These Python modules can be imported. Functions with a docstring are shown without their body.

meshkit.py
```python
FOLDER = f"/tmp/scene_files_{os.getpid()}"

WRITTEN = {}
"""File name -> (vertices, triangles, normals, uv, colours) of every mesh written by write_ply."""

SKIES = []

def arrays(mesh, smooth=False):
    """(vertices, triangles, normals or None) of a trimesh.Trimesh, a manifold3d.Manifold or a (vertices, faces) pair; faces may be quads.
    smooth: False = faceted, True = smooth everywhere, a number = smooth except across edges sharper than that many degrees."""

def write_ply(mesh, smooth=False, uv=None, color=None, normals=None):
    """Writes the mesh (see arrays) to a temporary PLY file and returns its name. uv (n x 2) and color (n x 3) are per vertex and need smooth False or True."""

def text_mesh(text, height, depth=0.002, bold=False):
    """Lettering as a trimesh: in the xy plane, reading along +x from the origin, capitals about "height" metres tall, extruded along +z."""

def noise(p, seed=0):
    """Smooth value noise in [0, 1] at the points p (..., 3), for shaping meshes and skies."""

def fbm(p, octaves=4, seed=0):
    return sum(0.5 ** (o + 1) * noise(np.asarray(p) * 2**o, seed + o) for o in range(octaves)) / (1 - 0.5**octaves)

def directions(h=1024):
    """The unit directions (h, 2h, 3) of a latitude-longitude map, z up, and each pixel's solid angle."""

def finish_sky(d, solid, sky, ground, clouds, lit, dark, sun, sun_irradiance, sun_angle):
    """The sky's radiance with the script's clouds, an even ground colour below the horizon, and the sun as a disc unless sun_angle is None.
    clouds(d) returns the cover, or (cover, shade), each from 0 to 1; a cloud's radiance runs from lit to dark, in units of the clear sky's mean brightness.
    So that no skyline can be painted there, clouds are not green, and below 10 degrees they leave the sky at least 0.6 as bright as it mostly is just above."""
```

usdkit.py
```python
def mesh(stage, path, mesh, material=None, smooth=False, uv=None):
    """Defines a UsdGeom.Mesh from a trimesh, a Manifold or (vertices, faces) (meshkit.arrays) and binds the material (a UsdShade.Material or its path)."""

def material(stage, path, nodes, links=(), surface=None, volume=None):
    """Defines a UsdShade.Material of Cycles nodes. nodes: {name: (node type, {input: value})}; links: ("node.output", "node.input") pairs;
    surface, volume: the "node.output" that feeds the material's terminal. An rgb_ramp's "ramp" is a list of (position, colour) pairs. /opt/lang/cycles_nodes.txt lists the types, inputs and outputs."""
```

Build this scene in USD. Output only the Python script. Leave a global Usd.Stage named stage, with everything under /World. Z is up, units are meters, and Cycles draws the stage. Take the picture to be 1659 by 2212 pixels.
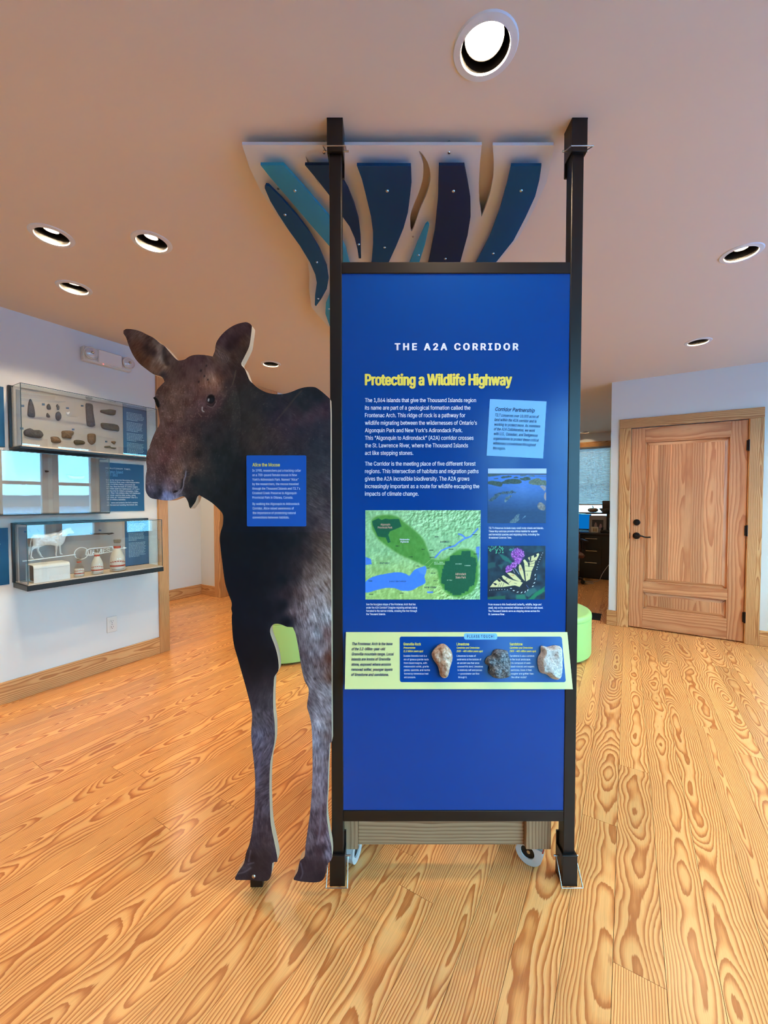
import math, random, numpy as np, trimesh, shapely, usdkit, meshkit
from shapely.geometry import Polygon, Point, box as sbox
from scipy.spatial import Delaunay, cKDTree
from pxr import Usd, UsdGeom, UsdLux, UsdShade, Gf, Sdf, Vt
random.seed(7); RNG = np.random.default_rng(7)
stage = Usd.Stage.CreateInMemory()
UsdGeom.SetStageUpAxis(stage, 'Z'); UsdGeom.SetStageMetersPerUnit(stage, 1.0)
UsdGeom.Xform.Define(stage, '/World'); UsdGeom.Scope.Define(stage, '/World/Looks')
def A(*a): return np.array(a, float)
def lin(c):
    c = np.asarray(c, float) / 255.0
    return np.where(c <= 0.04045, c / 12.92, ((c + 0.055) / 1.055) ** 2.4)

# ------------------------------------------------------------------ camera, sky, exposure
F, W, H = 865.0, 1659, 2212
PITCH, YAW, EYE = math.radians(1.6), math.radians(31.3), A(0, 0, 1.3)
AHEAD, RIGHT, UP = A(-math.sin(YAW), math.cos(YAW), 0), A(math.cos(YAW), math.sin(YAW), 0), A(0, 0, 1)
FW = AHEAD * math.cos(PITCH) - UP * math.sin(PITCH); CUP = AHEAD * math.sin(PITCH) + UP * math.cos(PITCH)
cam = UsdGeom.Camera.Define(stage, '/World/camera')
cam.CreateHorizontalApertureAttr(36.0); cam.CreateVerticalApertureAttr(48.0); cam.CreateFocalLengthAttr(36.0 * F / W)
cam.CreateExposureAttr(-0.13)
_m = np.eye(4); _m[0, :3], _m[1, :3], _m[2, :3], _m[3, :3] = RIGHT, CUP, -FW, EYE
cam.AddTransformOp().Set(Gf.Matrix4d(*[list(map(float, r)) for r in _m]))
SKY, LAMP = 6.6, 1950.0
def mat(name, nodes, links, surface): return usdkit.material(stage, '/World/Looks/' + name, nodes, links, surface=surface)
dome = UsdLux.DomeLight.Define(stage, '/World/sky')
dome.CreateColorAttr(Gf.Vec3f(0.24, 0.68, 1.0)); dome.CreateIntensityAttr(SKY)

# ------------------------------------------------------------------ helpers
used = {}
def numbered(path):
    k = used.get(path, 0); used[path] = k + 1
    return path if k == 0 else f'{path}_{k:03d}'
class Thing:
    def __init__(self, prim, inv): self.prim, self.path, self.inv = prim, str(prim.GetPath()), inv
def tag(p, label=None, cat=None, group=None, kind=None):
    p = p.prim if isinstance(p, Thing) else p
    for k, v in (('label', label), ('category', cat), ('group', group), ('kind', kind)):
        if v: p.SetCustomDataByKey(k, v)
def thing(name, label=None, cat=None, loc=(0, 0, 0), rz=0, group=None, kind=None, parent=None):
    x = UsdGeom.Xform.Define(stage, numbered((parent.path if parent else '/World') + '/' + name))
    x.AddTranslateOp().Set(Gf.Vec3d(*map(float, loc))); x.AddRotateZOp().Set(math.degrees(rz))
    c, s = math.cos(rz), math.sin(rz)
    m = np.eye(4); m[:2, :2] = [[c, -s], [s, c]]; m[:3, 3] = loc
    inv = np.linalg.inv(m)
    if parent: inv = inv @ parent.inv
    tag(x.GetPrim(), label, cat, group, kind)
    return Thing(x.GetPrim(), inv)
def obj(name, mesh, m, parent=None, label=None, cat=None, group=None, kind=None, smooth=False, attrs=None):
    """one Mesh from world-space geometry; parent: Thing"""
    v, f, n = meshkit.arrays(mesh, smooth)
    inv = parent.inv if parent else np.eye(4)
    v = v @ inv[:3, :3].T + inv[:3, 3]
    path = numbered((parent.path if parent else '/World') + '/' + name)
    g = UsdGeom.Mesh.Define(stage, path)
    g.CreatePointsAttr(Vt.Vec3fArray.FromNumpy(v.astype(np.float32)))
    g.CreateFaceVertexCountsAttr(Vt.IntArray.FromNumpy(np.full(len(f), 3, np.int32)))
    g.CreateFaceVertexIndicesAttr(Vt.IntArray.FromNumpy(f.astype(np.int32).ravel()))
    g.CreateSubdivisionSchemeAttr('none')
    if n is not None:
        n = n @ inv[:3, :3].T
        g.CreateNormalsAttr(Vt.Vec3fArray.FromNumpy(n.astype(np.float32))); g.SetNormalsInterpolation('vertex')
    for k, a in (attrs or {}).items():
        pv = UsdGeom.PrimvarsAPI(g)
        if np.ndim(a) == 1: pv.CreatePrimvar(k, Sdf.ValueTypeNames.FloatArray, 'vertex').Set(Vt.FloatArray.FromNumpy(np.asarray(a, np.float32)))
        else: pv.CreatePrimvar(k, Sdf.ValueTypeNames.Float3Array, 'vertex').Set(Vt.Vec3fArray.FromNumpy(np.asarray(a, np.float32)))
    UsdShade.MaterialBindingAPI.Apply(g.GetPrim()).Bind(m)
    tag(g.GetPrim(), label, cat, group, kind)
    return Thing(g.GetPrim(), inv)
def cat_(*ms): return trimesh.util.concatenate([m for m in ms if m is not None])
def bx(x0, x1, y0, y1, z0, z1):
    return trimesh.creation.box(extents=(x1 - x0, y1 - y0, z1 - z0), transform=trimesh.transformations.translation_matrix(((x0 + x1) / 2, (y0 + y1) / 2, (z0 + z1) / 2)))
def cbx(x0, x1, y0, y1, z0, z1, c=0.003):
    p = []
    for sx in (0, 1):
        for sy in (0, 1):
            for sz in (0, 1):
                X, Y, Z = (x0, x1)[sx], (y0, y1)[sy], (z0, z1)[sz]; dx, dy, dz = c * (1 - 2 * sx), c * (1 - 2 * sy), c * (1 - 2 * sz)
                p += [(X + dx, Y + dy, Z), (X + dx, Y, Z + dz), (X, Y + dy, Z + dz)]
    return trimesh.Trimesh(p).convex_hull
def extr(poly, h): 
    gs = [g for g in getattr(poly, 'geoms', [poly]) if g.geom_type == 'Polygon' and g.area > 1e-9]
    return cat_(*[trimesh.creation.extrude_polygon(g, h, engine='earcut') for g in gs])
def frame_m(O, ex, ey, ez):
    m = np.eye(4); m[:3, 0], m[:3, 1], m[:3, 2], m[:3, 3] = ex, ey, ez, O
    return m
def put(mesh, O, ex, ey, ez):
    m = mesh.copy(); m.apply_transform(frame_m(O, ex, ey, ez)); return m
def tube(pts, r, n=8):
    import manifold3d
    out = None
    pts = np.asarray(pts, float)
    ms = []
    for a, b in zip(pts[:-1], pts[1:]):
        ms.append(trimesh.creation.cylinder(radius=r, segment=(a, b), sections=n))
    for p in pts[1:-1]:
        s = trimesh.creation.icosphere(1, r); s.apply_translation(p); ms.append(s)
    return cat_(*ms)
def curve(pts, n=10):
    pts = np.asarray(pts, float); P = np.vstack([2 * pts[0] - pts[1], pts, 2 * pts[-1] - pts[-2]]); out = []
    for i in range(1, len(P) - 2):
        for t in np.linspace(0, 1, n, endpoint=False):
            a, b, c, d = P[i - 1:i + 3]
            out.append(0.5 * ((2 * b) + (c - a) * t + (2 * a - 5 * b + 4 * c - d) * t * t + (-a + 3 * b - 3 * c + d) * t ** 3))
    return np.array(out + [pts[-1]])
def closed(pts, n=4):
    pts = np.asarray(pts, float); N = len(pts); out = []
    for i in range(N):
        a, b, c, d = pts[(i - 1) % N], pts[i], pts[(i + 1) % N], pts[(i + 2) % N]
        for t in np.linspace(0, 1, n, endpoint=False):
            out.append(0.5 * ((2 * b) + (c - a) * t + (2 * a - 5 * b + 4 * c - d) * t * t + (-a + 3 * b - 3 * c + d) * t ** 3))
    return np.array(out)
def lathe(prof, n=40, at=(0, 0, 0)):
    m = trimesh.creation.revolve(np.asarray(prof, float), sections=n); m.apply_translation(at); return m
def cyl(r, p, q, n=32): return trimesh.creation.cylinder(radius=r, segment=(A(*p), A(*q)), sections=n)

# a flat surface of the place, with its own axes; the photograph's points on it are turned into metres on it
GLYPH = {}
def glyph(c, bold):
    """one letter's mesh at cap height 1 with its left bearing and advance, read off 'HcH'"""
    if (c, bold) not in GLYPH:
        if ('wH', bold) not in GLYPH:
            h = meshkit.text_mesh('H', 1.0, 1.0, bold); hh = meshkit.text_mesh('HH', 1.0, 1.0, bold)
            wH = np.ptp(h.vertices[:, 0]); GLYPH['wH', bold] = wH, np.ptp(hh.vertices[:, 0]) - wH
        wH, aH = GLYPH['wH', bold]
        if c == ' ':
            m = meshkit.text_mesh('H H', 1.0, 1.0, bold); GLYPH[c, bold] = None, 0, np.ptp(m.vertices[:, 0]) - wH - aH
        else:
            m = meshkit.text_mesh('H' + c + 'H', 1.0, 1.0, bold); v = m.vertices; x0, x1 = v[:, 0].min(), v[:, 0].max()
            tc = v[m.faces][:, :, 0]; keep = (tc.min(1) > x0 + wH + 1e-3) & (tc.max(1) < x1 - wH - 1e-3)
            g = trimesh.Trimesh(v, m.faces[keep]); off = g.vertices[:, 0].min() - x0
            g.apply_translation((-g.vertices[:, 0].min(), 0, 0)); GLYPH[c, bold] = g, off - aH, x1 - x0 - wH - aH
    return GLYPH[c, bold]
def words(text, height, depth, bold):
    pen, V, Fc, n = 0.0, [], [], 0
    for c in text:
        g, off, adv = glyph(c, bold)
        if g is not None: V.append(g.vertices + A(pen + off, 0, 0)); Fc.append(g.faces + n); n += len(g.vertices)
        pen += adv
    return trimesh.Trimesh(np.vstack(V) * A(height, height, depth), np.vstack(Fc), process=False)
class Plane:
    def __init__(s, O, ex, ey): s.O, s.ex, s.ey, s.ez = A(*O), A(*ex), A(*ey), np.cross(ex, ey)
    def uv(s, x, y):
        r = FW + RIGHT * (x - W / 2) / F + CUP * (H / 2 - y) / F
        p = EYE + r * ((s.O - EYE) @ s.ez) / (r @ s.ez) - s.O
        return np.array([p @ s.ex, p @ s.ey])
    def uvs(s, pts): return np.array([s.uv(*p) for p in pts])
    def w(s, u, v, t=0): return s.O + u * s.ex + v * s.ey + t * s.ez
    def up(s, mesh, t=0): return put(mesh, s.O + t * s.ez, s.ex, s.ey, s.ez)
    def poly(s, pts, h, t=0): return s.up(extr(Polygon(s.uvs(pts)).buffer(0), h), t)
    def text(s, text, x0, x1, base, cap, bold=False, slant=0, t=0, dx=0, y1=None, depth=0.0004, fat=0):
        a, b, c = s.uv(x0, base), s.uv(x1, base if y1 is None else y1), s.uv(x0, base - cap)
        m = words(text, abs(c[1] - a[1]), depth, bold)
        lo, hi = m.bounds[0][0], m.bounds[1][0]
        d = b - a; L = np.linalg.norm(d)
        m.apply_translation((-lo, 0, 0)); m.apply_scale((L / (hi - lo), 1, 1))
        if fat: k_ = fat * abs(c[1] - a[1]); m = cat_(*[m.copy().apply_translation((q * k_, w * k_ * .5, i * 2e-5)) for i, (q, w) in enumerate(((-1, 0), (1, 0), (0, .8), (0, -.8)))])
        if slant: m.vertices[:, 0] += slant * m.vertices[:, 1]
        e = d / L
        m.apply_transform(frame_m((a[0], a[1], 0), (e[0], e[1], 0), (-e[1], e[0], 0), (0, 0, 1)))
        return s.up(m, t)
def print_grid(pl, x0, y0, x1, y1, cols, t):
    """a flat print: colours (rows, cols, 3) sRGB laid on the plane between the photo's corners"""
    a, b = pl.uv(x0, y0), pl.uv(x1, y1); h, w = cols.shape[:2]
    U, V = np.meshgrid(np.linspace(a[0], b[0], w), np.linspace(a[1], b[1], h))
    v = pl.O + U.ravel()[:, None] * pl.ex + V.ravel()[:, None] * pl.ey + t * pl.ez
    i, j = np.meshgrid(np.arange(h - 1), np.arange(w - 1), indexing='ij'); k = (i * w + j).ravel()
    f = np.vstack([np.stack([k, k + w, k + 1], 1), np.stack([k + 1, k + w, k + w + 1], 1)])
    return trimesh.Trimesh(v, f, process=False), lin(np.clip(cols, 0, 255)).reshape(-1, 3)
def relief(uv, thick, step, seed=0, rough=0.0, power=0.5, flat=0.0, freq=30):
    """a stone-like body standing on a flat outline (metres): rounded front, flat back; returns local u,v,w mesh"""
    pg = Polygon(uv).buffer(0)
    if pg.geom_type != 'Polygon': pg = max(pg.geoms, key=lambda g: g.area)
    ring = pg.exterior; n = max(16, int(ring.length / step)); B = np.array([ring.interpolate(i / n, normalized=True).coords[0] for i in range(n)])
    x0, y0, x1, y1 = pg.bounds
    gx, gy = np.meshgrid(np.arange(x0, x1, step), np.arange(y0, y1, step)); G = np.stack([gx.ravel(), gy.ravel()], 1)
    ok = shapely.contains_xy(pg.buffer(-step * 0.5), G[:, 0], G[:, 1]); G = G[ok]
    P = np.vstack([B, G]); T = Delaunay(P).simplices
    c = P[T].mean(1); T = T[shapely.contains_xy(pg, c[:, 0], c[:, 1])]
    d = shapely.distance(ring, shapely.points(P)); D = max(d.max(), 1e-6)
    q = np.clip(d / D, 0, 1); h = thick * np.maximum((1 - (1 - q) ** 2) ** power * (1 - flat) + flat * np.minimum(1, q * 5), 0)
    if rough: h = h + rough * np.minimum(1, q * 4) * (meshkit.fbm(np.c_[P * freq, np.full(len(P), seed * 3.7)], 4, seed) - 0.5) * 2
    N = len(P); cr = (P[T[:, 1], 0] - P[T[:, 0], 0]) * (P[T[:, 2], 1] - P[T[:, 0], 1]) - (P[T[:, 1], 1] - P[T[:, 0], 1]) * (P[T[:, 2], 0] - P[T[:, 0], 0])
    T[cr < 0] = T[cr < 0][:, ::-1]
    v = np.vstack([np.c_[P, h + thick * 0.12], np.c_[P, np.zeros(N)]]); f = [T, T[:, ::-1] + N]
    k = np.arange(n); k2 = (k + 1) % n; s = Polygon(B).exterior.is_ccw
    side = np.vstack([np.stack([k + N, k2 + N, k2], 1), np.stack([k + N, k2, k], 1)])
    f.append(side if s else side[:, ::-1])
    return trimesh.Trimesh(v, np.vstack(f), process=False)

# ------------------------------------------------------------------ materials
def plain(name, c, rough=0.5, metal=0.0, spec=0.5, bump=0, bscale=40, var=0, vscale=6, coat=0.0, tint=None):
    nd = {'p': ('principled_bsdf', {'base_color': lin(c), 'roughness': rough, 'metallic': metal, 'specular_ior_level': spec, 'coat_weight': coat})}; lk = []
    if bump or var: nd['g'] = ('texture_coordinate', {})
    if bump:
        nd['bn'] = ('noise_texture', {'scale': bscale, 'detail': 4.0}); nd['b'] = ('bump', {'strength': bump, 'distance': 0.002})
        lk += [('g.object', 'bn.vector'), ('bn.fac', 'b.height'), ('b.normal', 'p.normal')]
    if var:
        c2 = lin(tint) if tint is not None else lin(np.asarray(c) * (1 - var))
        nd['vn'] = ('noise_texture', {'scale': vscale, 'detail': 5.0, 'roughness': 0.6}); nd['vr'] = ('rgb_ramp', {'ramp': [(0.3, c2), (0.7, lin(c))]})
        lk += [('g.object', 'vn.vector'), ('vn.fac', 'vr.fac'), ('vr.color', 'p.base_color')]
    return mat(name, nd, lk, 'p.BSDF')
def wood(name, light, mid, dark, rough=0.35, scale=60.0, wob=(0.06, 0.10), coat=0.0, pores=0.12, spec=0.5):
    """grain from each board's own coordinates (primvar wc: across, along, depth from the pith) and tone"""
    L, Mi, D = lin(light), lin(mid), lin(dark)
    nd = {'a': ('attribute', {'attribute': 'wc'}), 'tn': ('attribute', {'attribute': 'tone'}),
          's': ('vector_math', {'math_type': 'multiply', 'vector2': (2.8, 1.35, 2.8)}),
          'n': ('noise_texture', {'scale': 1.0, 'detail': 3.0, 'roughness': 0.45}),
          'c': ('vector_math', {'math_type': 'subtract', 'vector2': (0.5, 0.5, 0.5)}),
          'k': ('vector_math', {'math_type': 'multiply', 'vector2': (wob[0], 0.0, wob[1])}),
          'ad': ('vector_math', {'math_type': 'add'}),
          'sq': ('vector_math', {'math_type': 'multiply', 'vector2': (1.0, 0.06, 1.0)}),
          'w': ('wave_texture', {'wave_type': 'rings', 'rings_direction': 'y', 'profile': 'saw', 'scale': scale, 'distortion': 0.9, 'detail': 2.0, 'detail_scale': 5.0}),
          'r': ('rgb_ramp', {'ramp': [(0, L), (0.30, L * 0.9 + Mi * 0.1), (0.56, Mi), (0.76, D * 0.8 + Mi * 0.2), (0.93, D), (1.0, L)]}),
          'fs': ('vector_math', {'math_type': 'multiply', 'vector2': (420.0, 9.0, 420.0)}), 'fn': ('noise_texture', {'scale': 1.0, 'detail': 3.0}),
          'fr': ('map_range', {'from_min': 0.3, 'from_max': 0.7, 'to_min': 1 - pores, 'to_max': 1 + pores * 0.4}),
          'ls': ('vector_math', {'math_type': 'multiply', 'vector2': (7.0, 0.8, 7.0)}), 'ln': ('noise_texture', {'scale': 1.0, 'detail': 2.0}),
          'lr': ('map_range', {'from_min': 0.3, 'from_max': 0.7, 'to_min': 0.88, 'to_max': 1.08}),
          'm1': ('math', {'math_type': 'multiply'}), 'm2': ('math', {'math_type': 'multiply'}),
          'mx': ('vector_math', {'math_type': 'scale'}),
          'b': ('bump', {'strength': 0.12, 'distance': 0.001}),
          'p': ('principled_bsdf', {'roughness': rough, 'coat_weight': coat, 'coat_roughness': 0.2, 'specular_ior_level': spec})}
    lk = [('a.vector', 's.vector1'), ('s.vector', 'n.vector'), ('n.color', 'c.vector1'), ('c.vector', 'k.vector1'), ('a.vector', 'sq.vector1'), ('sq.vector', 'ad.vector1'), ('k.vector', 'ad.vector2'),
          ('ad.vector', 'w.vector'), ('w.fac', 'r.fac'), ('a.vector', 'fs.vector1'), ('fs.vector', 'fn.vector'), ('fn.fac', 'fr.value'), ('a.vector', 'ls.vector1'), ('ls.vector', 'ln.vector'), ('ln.fac', 'lr.value'),
          ('fr.result', 'm1.value1'), ('lr.result', 'm1.value2'), ('m1.value', 'm2.value1'), ('tn.fac', 'm2.value2'), ('r.color', 'mx.vector1'), ('m2.value', 'mx.scale'), ('mx.vector', 'p.base_color'),
          ('w.fac', 'b.height'), ('b.normal', 'p.normal')]
    return mat(name, nd, lk, 'p.BSDF')
def board(name, mesh, m, parent=None, along=1, rng=None, tone=None, pith=None, **kw):
    """a wooden piece with its own grain; along: 0 x, 1 y, 2 z, or a direction"""
    rng = rng or RNG
    v = np.array(mesh.vertices); c = v.mean(0)
    e = np.eye(3)[along] if np.ndim(along) == 0 else A(*along) / np.linalg.norm(along)
    q = np.cross(e, UP) if abs(e[2]) < 0.9 else np.cross(e, RIGHT); q /= np.linalg.norm(q); s = np.cross(e, q)
    # across = the wider of the two other directions
    wq, ws = np.ptp(v @ q), np.ptp(v @ s)
    if ws > wq: q, s = s, q
    px, pz = pith if pith is not None else (rng.uniform(-0.05, 0.05), rng.uniform(0.015, 0.09))
    wc = np.stack([(v - c) @ q + px, (v - c) @ e + rng.uniform(-60, 60), (v - c) @ s + pz], 1)
    t = tone if tone is not None else rng.uniform(0.9, 1.08)
    return obj(name, mesh, m, parent, attrs={'wc': wc, 'tone': np.full(len(v), t)}, **kw)
def printed(name, rough=0.45, spec=0.4):
    return mat(name, {'a': ('attribute', {'attribute': 'ink'}), 'p': ('principled_bsdf', {'roughness': rough, 'specular_ior_level': spec})}, [('a.color', 'p.base_color')], 'p.BSDF')
def glass(name, tint=(0.96, 0.99, 0.985), gain=1.9):
    return mat(name, {'f': ('fresnel', {'IOR': 1.5}), 'g': ('geometry', {}), 'i': ('math', {'math_type': 'subtract', 'value1': 1.0}), 'm': ('math', {'math_type': 'multiply'}), 'm2': ('math', {'math_type': 'multiply', 'value2': gain, 'use_clamp': True}),
                      't': ('transparent_bsdf', {'color': tint}), 'l': ('glossy_bsdf', {'color': (1, 1, 1), 'roughness': 0.0}), 'x': ('mix_closure', {})},
               [('g.backfacing', 'i.value2'), ('i.value', 'm.value1'), ('f.fac', 'm.value2'), ('m.value', 'm2.value1'), ('m2.value', 'x.fac'), ('t.BSDF', 'x.closure1'), ('l.BSDF', 'x.closure2')], 'x.closure')
def emit(name, c, s): return mat(name, {'e': ('emission', {'color': c, 'strength': s})}, [], 'e.emission')

M_FLOOR = wood('pine_floor', (238, 178, 110), (226, 155, 88), (184, 108, 52), rough=0.30, scale=46, wob=(0.08, 0.15), coat=0.12)
M_TRIM = wood('fir_trim', (224, 174, 118), (211, 154, 97), (184, 122, 70), rough=0.38, scale=30, wob=(0.05, 0.10))
M_DOOR = wood('alder_door', (221, 161, 114), (210, 146, 100), (194, 124, 80), rough=0.4, scale=16, wob=(0.04, 0.08))
M_OAK = wood('oak_cart', (186, 150, 116), (172, 134, 100), (146, 108, 78), rough=0.45, scale=30, wob=(0.03, 0.06))
M_WALL = plain('white_wall_paint', (222, 226, 225), 0.75, spec=0.3, bump=0.08, bscale=180)
M_CEIL = plain('ceiling_paint', (228, 209, 186), 0.85, spec=0.2, bump=0.08, bscale=150)
M_BLACK = plain('black_powder_coat', (15, 14, 15), 0.36, spec=0.45, bump=0.06, bscale=900)
M_DARK = plain('dark_bronze', (34, 30, 30), 0.4, 0.6)
M_BLUE = plain('blue_panel_print', (0, 64, 146), 0.20, spec=0.30)
M_CARDB = plain('caption_blue', (4, 88, 186), 0.35)
M_PALE = plain('pale_blue_card', (120, 185, 240), 0.4)
M_WHITE = plain('white_ink', (232, 238, 250), 0.5)
M_YELLOW = plain('yellow_ink', (238, 222, 84), 0.5)
M_NAVYINK = plain('navy_ink', (14, 44, 96), 0.5)
M_CREAM = plain('pale_yellow_board', (226, 224, 150), 0.42)
M_TEALP = plain('teal_panel_print', (0, 82, 128), 0.4)
M_EDGE = plain('raw_board_edge', (196, 170, 140), 0.7)
M_STEEL = plain('stainless', (200, 198, 195), 0.25, 1.0)
M_GLASS = glass('display_glass'); M_PANE = glass('window_glass', (0.98, 0.99, 0.99), 1.6)
M_GEDGE = plain('glass_edge', (46, 70, 78), 0.3)
M_GREEN = plain('green_vinyl', (166, 212, 124), 0.42, bump=0.05, bscale=300)
M_PRINT = printed('photo_print'); M_MOOSE = printed('moose_print', 0.5, 0.2)
M_WPLAST = plain('white_plastic', (224, 222, 216), 0.4)
M_BULB = emit('lamp_bulb', (1.0, 0.74, 0.46), LAMP)
M_BULB2 = emit('bright_lamp_bulb', (1.0, 0.74, 0.46), LAMP * .33)
M_BULBL = emit('strong_lamp_bulb', (1.0, 0.74, 0.46), LAMP * 1.5)
M_BULBA = emit('alcove_lamp_bulb', (1.0, 0.76, 0.50), LAMP * 2.6)
M_BULBS = emit('soft_lamp_bulb', (1.0, 0.74, 0.46), LAMP * 0.6)
M_BULB3 = emit('office_lamp_bulb', (1.0, 0.74, 0.46), LAMP * 0.12)
M_CAN = plain('lamp_reflector', (12, 10, 9), 0.5, spec=0.15)
M_BACKB = plain('case_backboard', (166, 160, 158), 0.7, bump=0.1, bscale=200)

# ------------------------------------------------------------------ the room
HC = 2.525                                   # ceiling
XL, YD, XR, YB = -3.40, 4.80, 2.20, -3.2     # display wall, door wall, window wall, wall behind
floor = thing('floor', kind='structure')
obj('subfloor', bx(-5.3, 2.4, YB - 0.2, 8.5, -0.06, -0.021), plain('subfloor', (40, 26, 16), 0.9), floor)
rr = np.random.default_rng(21); PW = 0.125
known = {-1: [1.818], 0: [1.27, 2.26], -25: [1.04], -20: [0.767], -16: [0.99], -13: [0.882], -12: [1.093], -19: [1.448], 1: [3.1, 6.2], 2: [0.2, 3.9], 3: [2.9]}
far_planks = []
for k in range(-41, 19):
    x0 = -0.017 + k * PW; x1 = x0 + PW
    if x1 > 2.25: break
    y1 = 8.4 if (-1.9 < x0 < 0.2) else (4.9 if x0 > -0.2 else (3.6 if x0 < -3.4 else 5.2))
    y0 = 0.15 if x0 > -3.45 else 1.2
    cuts = sorted(known.get(k, [])); ys = [y0 - 0.0]
    if not cuts: 
        c = y0 + rr.uniform(0.6, 2.6)
        while c < y1 - 0.4: cuts.append(c); c += rr.uniform(1.7, 3.3)
    ys = [y0] + [c for c in cuts if y0 + 0.1 < c < y1 - 0.1] + [y1]
    for a, b in zip(ys[:-1], ys[1:]):
        g = 0.0006; dz = rr.uniform(-0.0002, 0.0002)
        board('plank', bx(x0 + g, x1 - g, a + g, b - g, -0.02, dz), M_FLOOR, floor, along=1, rng=rr, tone=rr.uniform(0.9, 1.08), pith=(rr.uniform(-0.04, 0.04), rr.uniform(0.01, 0.12)))
    if x0 > -3.5: far_planks.append(bx(x0 + .0006, x1 - .0006, YB, y0 - .0006, -0.02, 0))
    if x0 < -3.45: far_planks.append(bx(x0 + .0006, x1 - .0006, 3.6, 5.2, -0.02, 0))
    elif y1 < 8: far_planks.append(bx(x0 + .0006, x1 - .0006, y1 + .0006, 8.4, -0.02, 0))
board('far_planks', cat_(*far_planks), M_FLOOR, floor, along=1, rng=rr, kind='stuff')

lamps = [(-2.292, .814, 'leftmost of the two nearer recessed ceiling lamps on the left'), (-1.944, 1.080, 'recessed ceiling lamp above the moose\'s left ear, right one of the nearer pair'),
         (-2.740, 1.073, 'recessed ceiling lamp nearest the white display wall'), (-2.747, 2.568, 'small far recessed ceiling lamp seen between the moose\'s ear and the sign'),
         (.463, 2.643, 'recessed ceiling lamp at the right edge of the photo'), (.447, 3.926, 'recessed ceiling lamp in front of the wooden door, farther of the right two'),
         (-.347, 1.098, 'dazzling bright recessed ceiling lamp straight above the sign'), (-.667, 8.0, 'tiny recessed lamp on the office ceiling')]
extra = [(-2.30, -1.0), (-1.0, -1.6), (0.9, 0.2), (0.9, -1.6), (-1.6, 4.3), (-0.75, 6.2), (-4.35, 2.55), (1.2, 1.6), (1.35, 3.2)]
spots = [(x, y) for x, y, _ in lamps] + extra
cp = sbox(-5.3, YB - 0.2, 2.4, 8.5)
for x, y in spots: cp = cp.difference(Point(x, y).buffer(0.0655, 24))
m = extr(cp, 0.02); m.apply_translation((0, 0, HC)); obj('ceiling', m, M_CEIL, kind='structure')
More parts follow.
